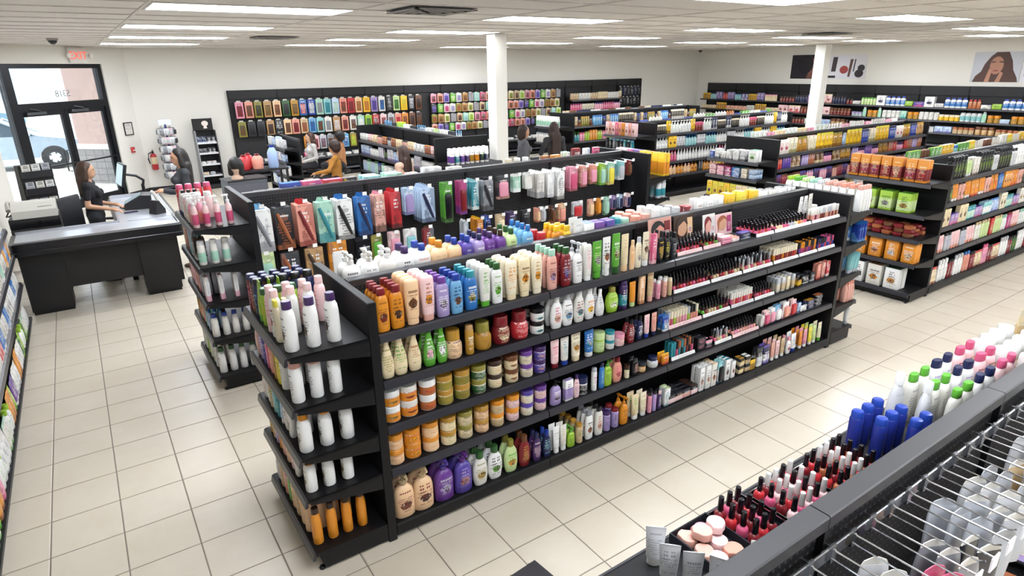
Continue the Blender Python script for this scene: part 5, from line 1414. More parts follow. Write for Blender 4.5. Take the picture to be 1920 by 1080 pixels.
# ================================================================== right wall shelves
wall_unit('long black wall shelving full of cartons and bottles along the right wall', 19.48, 15.75, -PI/2, 13.2, 1.93, 11, (1.4, 1.07, .76, .45), .45, .24)
F9 = Fr(19.46, 15.75, -PI/2)
R1 = [('box', 'lilac/violet//navy', .13, .24, 2), ('pouch', 'violet/navy//white', .13, .22, 2), ('can', 'gold/yellow//olive', .08, .2, 4), ('can', 'aqua/sky_blue//white', .08, .18, 3), ('can', 'red/maroon//cream', .1, .22, 2), ('box', 'salmon/maroon//yellow', .14, .2, 4), ('can', 'cream/pink//copper', .07, .2, 6)]
R1b = [('pouch', 'pale_pink/cream//copper/brown', .18, .27, 2), ('pouch', 'lilac/purple//rose', .2, .25, 2), ('jar', 'maroon/dark_brown//cream', .1, .15, 5), ('can', 'navy/dark_brown//silver', .08, .2, 5)]
R1c = [('box', 'offwhite/white/green/lime', .24, .14, 1), ('box', 'lime/green//dark_green', .2, .13, 1), ('box', 'white/offwhite//grey', .2, .22, 2), ('box', 'offwhite/silver//teal', .14, .2, 3), ('box', 'white/light_grey//navy/navy', .24, .28, 1), ('sham', 'white/royal_blue/blue/white', .13, .25, 4), ('can', 'pale_green/green//white', .08, .2, 5), ('sham', 'copper/red//cream', .09, .22, 3), ('can', 'dark_green/lime//white', .08, .2, 3), ('box', 'violet/lilac//rose', .26, .12, 1), ('box', 'offwhite/violet//navy', .22, .1, 1)]
def seg(z, lv, runs, hm=.26):
    for k, (a, b, th) in enumerate(runs): fill(F9, a, b, z, -.42, hm, '%s run %s right wall shelf' % (('far', 'middle', 'near')[k], lv), 'stock on the right wall %s shelf' % lv, th)
seg(1.4, 'top', ((.1, 3.2, R1), (3.2, 5.6, R1b), (5.6, 12.6, R1c)))
R2 = [('can', 'gold/yellow//brown', .08, .22, 5), ('can', 'lilac/grey//white', .09, .2, 5), ('box', 'salmon/maroon//cream', .16, .13, 5), ('box', 'cream/pink//brown', .15, .12, 4), ('box', 'offwhite/white//grey', .14, .16, 2)]
R2b = [('box', 'pale_pink/rose//maroon/maroon', .16, .22, 2), ('pouch', 'pale_pink/cream//red/red', .2, .22, 2), ('jar', 'maroon/brown//cream', .1, .2, 6)]
R2c = [('box', 'pale_blue/white//grey', .2, .1, 1), ('jar', 'gold/amber//brown', .14, .18, 2), ('box', 'mint/aqua//teal', .16, .2, 1), ('can', 'offwhite/white/white/grey', .12, .2, 4), ('can', 'white/light_grey/aqua/teal', .12, .22, 4), ('jar', 'yellow/ivory//brown', .12, .15, 4), ('jar', 'silver/lilac//grey', .1, .12, 3), ('sham', 'mint/silver//green', .1, .26, 1), ('sham', 'pink/rose//white', .1, .26, 2), ('box', 'blue/sky_blue//white', .18, .26, 1)]
seg(1.07, 'second', ((.1, 3.2, R2), (3.2, 5.6, R2b), (5.6, 12.6, R2c)))
R3 = [('box', 'pale_blue/lilac//violet', .2, .16, 2), ('jar', 'beige/copper//brown', .12, .16, 4), ('jar', 'tan/brown//cream', .14, .2, 3), ('box', 'silver/navy//white', .2, .14, 2), ('box', 'offwhite/white//grey', .2, .16, 2), ('jar', 'maroon/dark_brown//cream', .1, .18, 5)]
seg(.76, 'third', ((.1, 3.2, R3), (3.2, 5.6, R3), (5.6, 12.6, R3)))
# picture posters on the right wall
def poster(label, ya, yb, z0, z1, base, shapes):
    t = thing('wall_poster', label, 'poster', (XR-.002, (ya+yb)/2, z0), -PI/2, 'beauty posters on the right wall')
    w_, h_ = abs(ya-yb), z1-z0
    part('sheet', B(-w_/2, w_/2, -.016, 0, 0, h_), M(base, .35), t, smooth=False)
    for k, (nm_, col, poly) in enumerate(shapes):
        part(nm_, Geo().prism([(-w_/2+x*w_, z*h_) for x, z in poly], -.0172-.0004*k, -.0165-.0004*k), M(col, .4), t, smooth=False)
def oval(cx, cz, rx, rz, n=14, a0=0, a1=2*PI): return [(cx+rx*math.cos(a0+(a1-a0)*i/n), cz+rz*math.sin(a0+(a1-a0)*i/n)) for i in range(n)]
def circ(*a): return oval(*a)
poster('dark poster of a woman in profile left of the right-hand column', 12.55, 11.35, 2.09, 2.8, '1B1A22', [('face_picture', '7A5040', oval(.62, .52, .2, .33)), ('hair_picture', '14121A', oval(.4, .6, .22, .4)), ('neck_picture', '6A4438', [(.45, .0), (.8, .0), (.72, .25), (.5, .25)]), ('eye_picture', '1A1012', oval(.62, .6, .07, .03)), ('lips_picture', '7A2E30', oval(.68, .36, .07, .035))])
poster('white poster of cosmetics right of the right-hand column', 11.35, 10.15, 2.1, 2.77, 'D4D4DA', [('lipstick_picture', '3A3034', [(.12, .3), (.24, .3), (.26, .92), (.14, .92)]), ('box_picture', '24242A', [(.05, .03), (.25, .03), (.25, .13), (.05, .13)]), ('blush_picture', '9A3A36', oval(.45, .38, .11, .17)), ('brush_picture', '5A3A30', [(.56, .08), (.62, .08), (.66, .82), (.59, .82)]), ('pencil_picture', '3C3030', [(.68, .3), (.71, .3), (.73, .82), (.7, .82)]), ('compact_picture', '2A2628', oval(.84, .22, .11, .17)), ('mirror_picture', '36343A', oval(.88, .45, .09, .14))])
poster('pale poster of a long-haired woman holding her face at far right', 7.42, 6.36, 2.04, 2.76, 'B9BCC4', [('hair_picture', '4A2C22', [(.05, .0), (.1, .2), (.2, .35), (.25, .6), (.35, .85), (.45, .99), (.7, .99), (.8, .7), (.85, .4), (.95, .15), (.98, .0)]), ('face_picture', 'A87860', oval(.5, .55, .14, .3)), ('hand_picture', 'B08068', [(.3, .0), (.4, .0), (.42, .35), (.36, .45)]), ('hand_picture', 'B08068', [(.52, .0), (.62, .0), (.66, .3), (.6, .35)]), ('brow_picture', '2E1A16', [(.38, .64), (.47, .66), (.47, .69), (.38, .68)]), ('brow_picture', '2E1A16', [(.54, .66), (.63, .64), (.63, .68), (.54, .69)]), ('lips_picture', '8A4A44', oval(.5, .38, .06, .03))])
poster('white poster of make-up swatches at the right edge', 6.33, 5.3, 2.04, 2.75, 'D0D0D6', [('pencil_picture', '8A5A40', [(.1, .7), (.3, .75), (.3, .85), (.1, .8)]), ('compact_picture', '2A2228', oval(.2, .5, .12, .07)), ('swatch_picture', '8A3A3A', [(.05, .2), (.4, .28), (.4, .36), (.05, .28)])])
PFX = 'bath'
# ================================================================== low shelving along the left wall
wall_unit('black wall shelving at the left edge packed with soap and pouches', XL+.005, 1.6, PI/2, 6.5, 1.35, 6, (1.07, .79, .49), .36, .12)
F10 = Fr(XL+.02, 1.6, PI/2)
LF = [('pouch', 'white/offwhite//grey', .1, .2, 3), ('pouch', 'offwhite/mint//green', .1, .2, 2), ('pouch', 'orange/amber//brown', .1, .22, 2), ('pouch', 'purple/violet//white', .1, .2, 2), ('tube', 'lime/green//white', .09, .2, 1), ('oval', 'white/lime//green', .1, .2, 2), ('pouch', 'light_grey/white//navy', .11, .2, 3), ('pouch', 'dark_green/green//lime', .1, .19, 1), ('pouch', 'pink/lilac//rose', .1, .2, 1)]
LG = [('pouch', 'white/silver//grey', .1, .21, 3), ('pouch', 'red/maroon//white', .1, .21, 2), ('pouch', 'blue/royal_blue//white', .1, .22, 2), ('pouch', 'offwhite/white//navy', .11, .2, 3), ('pouch', 'orange/red//cream', .1, .21, 1), ('tube', 'mint/white//teal', .08, .2, 2)]
for z, th, lv in ((1.07, LG, 'top'), (.79, LG, 'second'), (.49, LG, 'third'), (.1, LF, 'bottom')):
    fill(F10, .5, 6.4, z, -.33, .23, 'on the %s shelf along the left wall' % lv, 'stock on the left wall %s shelf' % lv, th, parts=True)
PFX = ''
# ================================================================== near gondola in the lower right corner
NGY = .66
ng = gondola('black low gondola in the lower right corner with polish behind and wire pegs in front', .3, NGY, 0, 4.4, 1.465, 4, (.98,), (1.22, .85, .45), .38, .36)
F11 = Fr(0, NGY, 0)
def at(kind, cols, w_, h_, x, y, z, label, group, rot=None, noun=None, cat=None, seed=0, d=None):
    pr = proto(kind, cols, w_, h_, d, True, seed); return put(pr, (x, y, z+.0006), rnd(-.2, .2) if rot is None else rot, label, cat or KIND[kind][3], group)
for i, (x, y, r) in enumerate(((1.12, .955, -.75), (1.1, .885, -.8), (1.13, .83, -.75), (1.17, .775, -1.05), (1.235, .765, -.5), (1.285, .745, -.6), (1.335, .765, -.9))):
    at('tube', 'light_grey/white//grey' if i < 4 else 'white/offwhite//silver', .058, .125 if i < 4 else .1, x, y, 1.22, 'grey-white squeeze tube, %s from the left behind the near rail' % ordn(i+1), 'tubes behind the near rail', r, seed=i)
# make-up sponges in an open tray
t = thing('sponge_tray', 'clear tray of pink make-up sponges behind the near rail', 'tray', (1.29, .9, 1.2206), 0)
part('tray_base', Geo().box(-.075, .085, -.085, .085, 0, .004).box(-.075, -.071, -.085, .085, .004, .035).box(.081, .085, -.085, .085, .004, .035).box(-.071, .081, .081, .085, .004, .035).box(-.071, .081, -.085, -.081, .004, .035), M('charcoal', .2), t, smooth=False)
def sponge(x, y, z, s, rot, col, n):
    g = Geo().rings([[(s*(.5+.5*e)*math.cos(a)*(1.25 if abs(a-PI/2) < .6 else .95), s*(.5+.5*e)*math.sin(a)*(1.2 if abs(a-PI/2) < .4 else .9), zz*s) for a in [2*PI*i/16 for i in range(16)]] for e, zz in ((.6, 0), (1, .2), (1, .75), (.85, .95), (.5, 1.02))])
    o = link('makeup_sponge', g.mesh('makeup_sponge', [M(col, .75)]), None, (x, y, z), rot); tag(o, '%s make-up sponge, %s in the near sponge tray' % (nm(col), ordn(n)), 'sponge', 'make-up sponges in the near tray')
for n, (x, y, z, r, c) in enumerate(((1.255, .945, 0, .3, 'blush'), (1.315, .945, 0, 1.2, 'pink'), (1.25, .885, 0, 2.2, 'blush'), (1.315, .885, 0, .1, 'pale_pink'), (1.28, .915, .031, .8, 'blush'), (1.34, .92, .031, 2.4, 'pale_pink'), (1.26, .842, 0, 2., 'pale_pink'), (1.325, .838, 0, 1.3, 'salmon'))):
    sponge(x, y, 1.2254+z, .029, r, c, n+1)
def polish_tray(x0, x1, y0, y1, caps, bods, label, step, size, grp):
    t = thing('display_tray', label, 'tray', ((x0+x1)/2, (y0+y1)/2, 1.2206), 0, 'near polish trays'); a, b = (x1-x0)/2, (y1-y0)/2
    part('tray_base', Geo().box(-a, a, -b, b, 0, .004).box(-a, -a+.002, -b, b, .004, .02).box(a-.002, a, -b, b, .004, .02).box(-a+.002, a-.002, b-.002, b, .004, .02), M('black', .2), t, smooth=False)
    part('tray_rim', Geo().tube([(-a, -b, .021), (-a, b, .021), (a, b, .021), (a, -b, .021), (-a, -b, .021)], .0016, 5), CHROME, t)
    nx, ny = int((x1-x0-.01)/step), int((y1-y0-.01)/step); n = 0
    for i in range(nx):
        for j in range(ny):
            n += 1; cp = caps[i % len(caps)]; b_ = bods[(i*2+j) % len(bods)]
            at('polish', b_+'/'+cp, size[0], size[1], x0+.006+step*(i+.5), y1-.006-step*(j+.5), 1.225, clip('%s nail polish with %s cap, %s row, %s back in the %s' % (nm(b_), nm(cp), ordn(i+1), ordn(j+1), grp)), 'nail polish behind the near rail', rnd(0, 6))
polish_tray(1.385, 1.555, .80, .985, ['black'], ['maroon', 'red', 'rose', 'maroon'], 'black tray of red polish with black caps next to the sponges', .041, (.036, .088), 'first near tray')
polish_tray(1.57, 1.79, .80, .975, ['black', 'white', 'white'], ['red', 'rose', 'maroon', 'pale_pink'], 'black tray of polish with black then white caps behind the near rail', .04, (.034, .085), 'second near tray')
polish_tray(1.81, 2.06, .79, .965, ['black', 'black', 'white', 'white'], ['maroon', 'red', 'red', 'copper'], 'black tray of dark red polish beside the blue bottles', .04, (.034, .085), 'third near tray')
k = 0
for i in range(3):
    for j in range(3 if i else 2):
        k += 1; at('can', 'ink_blue/royal_blue//navy', .046, .165, 2.12+i*.07+j*.018, .93-j*.075, 1.22, 'dark blue cylindrical bottle behind the near rail, %s column, %s from the aisle' % (ordn(i+1), ordn(j+1)), 'blue bottles behind the near rail')
for i, (x, y, c, h_) in enumerate(((2.38, .92, 'light_grey/white//silver', .24), (2.43, .84, 'light_grey/white//silver', .22))): at('oval', c, .075, h_, x, y, 1.22, 'tall clear bottle with white cap, %s beside the blue bottles' % ordn(i+1), 'clear bottles behind the near rail')
for i in range(2):
    for j in range(3): at('sham', 'offwhite/green//grey', .075, .2, 2.5+i*.09, .92-j*.075, 1.22, 'clear white bottle with green cap behind the near rail, %s column, %s from the aisle' % (ordn(i+1), ordn(j+1)), 'green-capped bottles behind the near rail')
for i in range(2):
    for j in range(3): at('sham', 'white/navy//lilac', .078, .205, 2.69+i*.095, .92-j*.075, 1.22, 'white bottle with dark purple cap behind the near rail, %s column, %s from the aisle' % (ordn(i+1), ordn(j+1)), 'purple-capped bottles behind the near rail')
for i in range(2):
    for j in range(3): at('sham', 'pale_pink/rose//maroon', .08, .205, 2.9+i*.095, .92-j*.075, 1.22, 'pink bottle behind the near rail, %s column, %s from the aisle' % (ordn(i+1), ordn(j+1)), 'pink bottles behind the near rail')
for i in range(4):
    for j in range(3): at('mask', 'beige/white//pale_pink', .085, .18, 3.1+i*.095, .92-j*.09, 1.22, 'beige jar with white lid behind the near rail, %s column, %s from the aisle' % (ordn(i+1), ordn(j+1)), 'white-lidded jars behind the near rail')
for i in range(5): at('pouch', 'cream/ivory//gold', .09, .24, 3.52+i*.1, .9, 1.22, 'cream pouch, %s of five behind the near rail' % ordn(i+1), 'cream pouches behind the near rail')
for i in range(2): at('sham', 'black/black//aqua', .085, .3, 3.7+i*.1, .8, 1.22, 'tall black bottle with teal label, %s behind the near rail' % ordn(i+1), 'black bottles behind the near rail')
# wire peg bar with hanging packets on the camera side
wr = thing('wire_peg_rack', 'chrome peg bar with long double hooks on the near gondola', 'display rack', (0, NGY, 1.36))
part('bar', Geo().prism([(-.047, -.02), (-.043, -.02), (-.043, .02), (-.047, .02)], .6, 3.9, 'x').tube([(.6, -.045, .021), (3.9, -.045, .021)], .004, 6), CHROME, wr, smooth=False)
hm_ = Geo().tube([(0, -.02, .02), (0, -.05, .024), (0, -.06, .016), (0, -.3, .018)], .0026, 6).tube([(0, -.045, -.012), (0, -.27, -.014), (0, -.285, -.004)], .0024, 6).box(-.011, .011, -.055, -.044, -.022, .03).mesh('hook', CHROME)
tm_ = Geo().box(-.022, .022, -.304, -.3, -.016, .026).mesh('price_tag', M('E4E4E6', .35), False)
BAGC = ['offwhite', 'light_grey', 'white', 'silver', 'charcoal', 'rose', 'beige', 'lemon', 'grey', 'offwhite']
for i in range(26):
    x = 1.0+i*.1
    ho = link('hook', hm_, wr, (x, 0, 0)); link('price_tag', tm_, ho)
    nb = (3, 4, 4, 3, 2, 4, 2, 3, 2, 4)[i % 10]; c = ('silver', 'light_grey', 'silver', 'beige', 'charcoal', 'light_grey', 'rose', 'grey', 'charcoal', 'silver')[i % 10]
    w_, h_ = .085, (.15, .17, .16, .19, .22, .15, .2, .15, .18, .16)[i % 10]
    g = Geo().rings([ell(w_/2*s, q, z*h_, 12, 4.) for s, q, z in ((.96, .002, 0), (1, .006, .1), (1, .008, .5), (.98, .006, .8), (.9, .002, 1.))]); me = g.mesh('packet', M(c, .18))
    hd = Geo().rings([[(-w_*q, -.0012, z), (w_*q, -.0012, z), (w_*q, .0012, z), (-w_*q, .0012, z)] for q, z in ((.44, h_+.0004), (.36, h_+.014), (.1, h_+.024))]).mesh('header_card', M('offwhite' if i % 3 else c, .3), False)
    for j in range(nb):
        o = link('hanging_packet', me, None, (x+rnd(-.003, .003), NGY-.26+j*.048, 1.36-.018-h_-.022), rnd(-.65, -.2)); o.rotation_euler.x = rnd(-.05, .05)
        link('header_card', hd, o); tag(o, clip('%s %s packet on the %s hook from the left of the near peg bar' % (ordn(j+1), nm(c), ordn(i+1))), 'packet', 'packets on the near peg bar')
shelf(F11, .98, -.35, 'on the shelf below the near peg bar', 'make-up palettes below the near peg bar', '''
2.05 box black/charcoal//pink .12 .022 1 eye shadow palette
2.3 box black/charcoal//lilac .16 .022 1 eye shadow palette
2.55 box charcoal/black//salmon .14 .03 1 eye shadow palette
''')
def palette(x, y, z, rot, cols, label):
    t = thing('makeup_palette', label, 'palette', (x, y, z), rot, 'open palettes under the near peg bar')
    part('case', cbox(.19, .012, .1, .004), M('black', .25), t)
    for k, c in enumerate(cols): part('pan', B(-.088+k*.036, -.056+k*.036, -.036, .036, .0122, .0145), M(c, .7), t, smooth=False)
palette(2.36, .43, 1.003, .25, ('lilac', 'pale_pink', 'charcoal', 'salmon', 'blush'), 'black palette with lilac and pink pans below the hooks')
palette(2.1, .38, 1.003, .2, ('purple', 'rose', 'dark_green', 'peach', 'copper'), 'black palette with purple, rose and green pans below the hooks')
# crate cut off by the lower edge of the picture
t = thing('plastic_crate', 'small black plastic crate with silver corner trim on the aisle floor', 'crate', (1.42, 1.92, 0), .1)
part('crate_body', Geo().box(-.09, .09, -.12, .12, 0, .012).box(-.09, .09, .1, .12, .012, .16).box(-.09, .09, -.12, -.1, .012, .16).box(-.09, -.075, -.1, .1, .012, .16).box(.075, .09, -.1, .1, .012, .16), M('1D1B1F', .35), t, smooth=False)
part('lid', Geo().box(-.1, .1, -.13, .13, .1605, .178).box(-.03, .03, -.05, .05, .178, .19), M('27252A', .3), t, smooth=False)
for x in (-.06, .06): part('corner_trim', Geo().box(x-.006, x+.006, .1305, .134, .12, .176), CHROME, t, smooth=False)

PFX = ''
# ================================================================== checkout counter
ctr = thing('checkout_counter', 'black L-shaped checkout counter with stainless steel top and rounded bumper edge', 'counter', (0, 8.3, 0))
KB = M('131214', .55)
ZC = .86
def rr(x0, x1, y0, y1, z0, z1, r=.05, n=5):
    pts = []
    for cx, cy, a in ((x1-r, y0+r, -PI/2), (x1-r, y1-r, 0), (x0+r, y1-r, PI/2), (x0+r, y0+r, PI)):
        pts += [(cx+r*math.cos(a+PI/2*i/n), cy+r*math.sin(a+PI/2*i/n)) for i in range(n+1)]
    return Geo().prism(pts, z0, z1, 'z')
part('bumper', rr(-.84, .84, -.03, .55, ZC-.15, ZC-.012, .06), M('17171B', .3), ctr)
part('bumper_side', rr(.18, .86, .5, 2.35, ZC-.15, ZC-.012, .04), M('17171B', .3), ctr)
part('bumper_trim', Geo().tube([(-.85, .0, ZC-.1), (-.8, -.036, ZC-.1), (.8, -.036, ZC-.1), (.845, .0, ZC-.1), (.866, .4, ZC-.1), (.866, 2.3, ZC-.1)], .008, 6), M('3A3A40', .25, .4), ctr)
part('steel_top', Geo().box(-.79, .79, .02, .5, ZC-.012, ZC-.004).box(.22, .82, .5, 2.3, ZC-.012, ZC-.0045), M('C4C8D0', .3, .55), ctr, smooth=False)
part('steel_rim', Geo().box(-.8, .8, .0, .02, ZC-.012, ZC+.006).box(-.8, .2, .5, .52, ZC-.012, ZC+.02).box(.8, .82, .02, 2.32, ZC-.012, ZC+.006).box(.2, .22, .52, 2.32, ZC-.012, ZC+.03).box(.22, .8, 2.3, 2.32, ZC-.012, ZC+.04).box(.3, .78, .48, .488, ZC-.004, ZC+.004), M('C6C9D0', .3, 1.), ctr, smooth=False)
part('pedestal', B(-.8, -.4, .1, .48, .04, ZC-.15), KB, ctr, smooth=False); part('kick_plate', B(-.79, -.41, .12, .46, 0, .04), M('0C0C0D', .6), ctr, smooth=False)
part('pedestal', B(.34, .72, .1, .48, .04, ZC-.15), KB, ctr, smooth=False); part('kick_plate', B(.35, .71, .12, .46, 0, .04), M('0C0C0D', .6), ctr, smooth=False)
part('modesty_panel', B(-.398, .338, .13, .15, .26, ZC-.15), KB, ctr, smooth=False)
part('side_panel', B(.74, .8, .55, 2.25, .0, ZC-.15), KB, ctr, smooth=False)
part('side_panel', B(.24, .3, .9, 2.25, .0, ZC-.15), KB, ctr, smooth=False)
part('bag_shelf', B(-.39, .33, .18, .45, .34, .36), M('4A4A50', .3, .6), ctr, smooth=False)
# monitor, register keyboard, card terminal
t = thing('monitor', 'black point-of-sale monitor on a bent arm at the checkout', 'monitor', (.52, 10.05, ZC-.004), 0)
part('base_post', Geo().lathe([(.07, 0), (.07, .015), (.025, .03), (.02, .25)], 12, cx=.1), M('16161A', .4), t)
part('arm', Geo().tube([(.1, 0, .22), (.12, 0, .3), (.04, 0, .37), (-.08, 0, .4)], .018, 8), M('16161A', .35), t)
sc = Geo().box(-.02, .02, -.2, .2, -.15, .15).xf(Matrix.Translation((-.13, 0, .4)) @ Matrix.Rotation(.12, 4, 'Z') @ Matrix.Rotation(.25, 4, 'Y'))
part('screen_case', sc, M('18181C', .4), t, smooth=False)
part('screen', Geo().box(-.024, -.0205, -.185, .185, -.135, .135).xf(Matrix.Translation((-.13, 0, .4)) @ Matrix.Rotation(.12, 4, 'Z') @ Matrix.Rotation(.25, 4, 'Y')), EM((.55, .72, .8), .7), t, smooth=False)
t = thing('receipt_printer', 'black receipt printer wedge with grey keys under the monitor', 'printer', (.5, 9.66, ZC-.004), -.1)
part('case', Geo().prism([(-.16, 0), (.16, 0), (.16, .17), (.05, .18), (-.16, .07)], -.16, .16, 'y'), M('17181C', .45), t, smooth=False)
part('key_panel', Geo().prism([(-.15, .078), (.045, .182), (.043, .186), (-.152, .082)], -.14, .14, 'y'), M('6E8088', .4), t, smooth=False)
t = thing('card_terminal', 'dark card terminal with a pale paper slip beside the monitor', 'card reader', (.66, 9.08, ZC-.004), .5)
part('case', Geo().prism([(-.07, 0), (.07, 0), (.07, .05), (.0, .17), (-.03, .17)], -.07, .07, 'y'), M('1C1C20', .4), t, smooth=False)
part('display', Geo().prism([(.073, .06), (.016, .158), (.018, .16), (.075, .062)], -.05, .05, 'y'), M('8FA39A', .3), t, smooth=False)
part('paper_slip', Geo().tube([(.06, .07, .02), (.1, .08, .12), (.06, .08, .22), (.02, .07, .28)], [.022, .024, .022, .016], 8), M('D8D6CE', .6), t)
t = thing('phone', 'small black phone lying on the steel counter', 'phone', (.33, 9.75, ZC-.004), .3); part('case', cbox(.07, .012, .12, .005), M('111114', .25), t); part('glass', B(-.03, .03, -.055, .055, .0121, .0135), M('0A0A0C', .1), t, smooth=False)
t = thing('pen_tray', 'slim tray of pens by the cashier hand', 'tray', (.38, 9.35, ZC-.004), .1); part('tray_base', B(-.08, .08, -.03, .03, 0, .012), M('3A3F52', .4), t, smooth=False)
for k in range(3): part('pen', Geo().tube([(-.07, -.02+k*.018, .018), (.07, -.016+k*.018, .018)], .005, 6), M(('navy', 'maroon', 'white')[k], .4), t)
# fax machine on a stack of cash drawers, left
t = thing('cash_drawer_stack', 'two black cash drawers on a stand left of the cashier', 'cash drawer', (-.62, 9.25, 0))
part('stand', Geo().box(-.22, .2, .05, .45, 0, .04).box(-.05, .05, .2, .3, .04, .68).box(-.26, .26, .0, .5, .68, .7), KB, t, smooth=False)
for k in range(2):
    d = part('drawer', cbox(.5, .12, .46, .008), M('131316', .35), t, (0, .25, .7006+k*.1215)); part('lock', Geo().lathe([(.014, 0), (.014, .006)], 10).xf(Matrix.Translation((.05, -.231, .07)) @ Matrix.Rotation(PI/2, 4, 'X')), CHROME, d)
t = thing('fax_machine', 'off-white fax machine with a corded handset on the cash drawers', 'fax machine', (-.6, 9.45, .9445), 0)
part('case', Geo().prism([(-.2, 0), (.2, 0), (.2, .12), (.1, .17), (-.08, .17), (-.2, .09)], -.22, .22, 'x').xf(Matrix.Rotation(0, 4, 'Z')), M('C9C7BF', .5), t, smooth=False)
part('handset', Geo().tube([(-.24, .14, .1), (-.25, .06, .17), (-.25, -.06, .17), (-.24, -.14, .1)], [.03, .02, .02, .03], 8), M('A9A59C', .5), t)
part('cord', Geo().tube([(-.25, -.14, .08), (-.28, -.1, .03), (-.27, .0, .01), (-.23, .08, .02)], .008, 6), M('1A1A1C', .5), t)
part('display', Geo().box(.06, .17, -.115, -.1, .122, .14), M('4E6058', .3), t, smooth=False)
part('key_block', Geo().box(.04, .18, -.16, -.12, .113, .125), M('9C9A94', .5), t, smooth=False)
# brochure rack of black wire with white leaflets by the window
t = thing('brochure_rack', 'tall black leaning rack of leaflets by the window', 'rack', (-.62, 11.3, 0), .35)
part('frame', Geo().prism([(-.12, 0), (.2, 0), (.05, 1.35), (-.1, 1.35)], -.2, .2, 'x'), M('141416', .6), t, smooth=False)
for k in range(4):
    z = .45+k*.24; y = -.12+(z*.02); sp = part('leaflet_pocket', B(-.19, .19, y-.05, y-.005, z, z+.1), M('1C1C20', .4), t, smooth=False)
    for i in range(3): part('leaflet', B(-.17+i*.12, -.07+i*.12, y-.04, y-.012, z+.005, z+.19), PM(('offwhite', 'white', 'silver')[(i+k) % 3], '', 'charcoal', '', .1, .8), sp, smooth=False)
t = thing('gift_bag', 'red and pink paper bag on the floor by the window', 'bag', (-.82, 10.6, 0)); part('bag_body', cbox(.24, .7, .16, .006), PM('rose', '', 'white', 'pink'), t); part('handle', Geo().tube([(-.06, 0, .69), (-.05, 0, .78), (.05, 0, .78), (.06, 0, .69)], .006, 6), M('white', .5), t)
# office chair
t = thing('office_chair', 'black padded office chair behind the cashier', 'chair', (-.1, 10.0, 0), math.radians(50))
part('seat', cbox(.46, .08, .44, .03), M('1B1C22', .55), t, (0, 0, .43)); part('backrest', cbox(.44, .46, .06, .03), M('1B1C22', .55), t, (0, .24, .56)); part('back_bracket', B(-.03, .03, .22, .27, .44, .6), KB, t, smooth=False)
part('gas_post', Geo().lathe([(.03, .08), (.03, .43)], 10), M('2A2A2E', .3), t)
for k in range(5):
    a = 2*PI*k/5; lg = part('leg', Geo().tube([(0, 0, .09), (.26*math.cos(a), .26*math.sin(a), .07)], [.025, .018], 6), KB, t); part('caster', Geo().ball((.27*math.cos(a), .27*math.sin(a), .03), .03), KB, lg)
for k in (-1, 1): part('armrest', Geo().tube([(k*.22, .05, .45), (k*.27, .05, .5), (k*.27, .05, .66), (k*.27, -.15, .67)], .02, 6), M('3A3C44', .4), t)
# ================================================================== things on the entrance wall and ceiling
def onwall(s, z, off=0.): return EM4 @ Vector((s, off, z))
EA = PI/4
t = thing('exit_sign', 'white emergency exit sign with glowing red letters and two lamp heads', 'exit sign', onwall(-1.22, 2.76, -.005), EA)
part('case', cbox(.4, .27, .05, .008), M('DAD8D2', .5), t, (0, -.026, 0))
tc = bpy.data.curves.new('exit_letters', 'FONT'); tc.body = 'EXIT'; tc.size = .2; tc.extrude = .002; tc.align_x = 'CENTER'
to = bpy.data.objects.new('tmp', tc); COL.objects.link(to); tme = bpy.data.meshes.new_from_object(to.evaluated_get(bpy.context.evaluated_depsgraph_get())); bpy.data.objects.remove(to)
tme.materials.clear(); tme.materials.append(EM((.95, .12, .08), .9)); tme.transform(Matrix.Translation((0, -.054, .065)) @ Matrix.Rotation(PI/2, 4, 'X')); link('letters', tme, t)
for k in (-1, 1): part('lamp_head', Geo().lathe([(.02, 0), (.045, .03), (.045, .06)], 12).xf(Matrix.Translation((k*.26, -.05, .13)) @ Matrix.Rotation(PI/2, 4, 'X')), M('E6E4DE', .4), t); part('lamp_arm', Geo().tube([(k*.195, -.026, .13), (k*.26, -.04, .13)], .012, 6), M('CFCDC7', .5), t)
t = thing('certificate_frame', 'small dark picture frame with a white certificate right of the door', 'picture frame', onwall(-.3, 1.29, -.003), EA)
part('frame', Geo().box(-.12, .12, -.02, 0, 0, .018).box(-.12, .12, -.02, 0, .252, .27).box(-.12, -.102, -.02, 0, .018, .252).box(.102, .12, -.02, 0, .018, .252), M('2A2624', .4), t, smooth=False); part('certificate', B(-.102, .102, -.012, -.002, .018, .252), PM('offwhite', '', 'grey', '', .15, .8, .5, 1), t, smooth=False)
t = thing('fire_alarm_pull', 'red fire alarm pull station right of the door', 'fire alarm', onwall(-.31, .92, -.003), EA)
part('case', cbox(.09, .12, .04, .008), M('B8383A', .45), t, (0, -.022, 0)); part('pull_handle', B(-.03, .03, -.056, -.043, .04, .06), M('E8E4E0', .5), t, smooth=False)
t = thing('fire_extinguisher', 'red and cream fire extinguisher with black hose on the back wall', 'fire extinguisher', (1.32, 16.2, .5), .0)
part('cylinder', Geo().lathe([(.05, 0), (.065, .015), (.065, .3), (.05, .345), (.02, .36)], 14), PM('red', 'cream', '', '', .35, .78, .3), t); part('valve', Geo().lathe([(.02, .361), (.024, .38), (.018, .41)], 10), M('2A2A2C', .3, .6), t)
part('lever', Geo().box(-.012, .012, -.09, .02, .41, .42).box(-.01, .01, -.07, .01, .43, .44), M('1C1C1E', .4), t, smooth=False); part('hose', Geo().tube([(-.02, 0, .39), (-.09, -.02, .36), (-.11, -.02, .24), (-.09, -.02, .14)], .012, 8), M('161618', .5), t); part('wall_bracket', B(-.02, .02, .066, .09, .15, .3), KB, t, smooth=False)
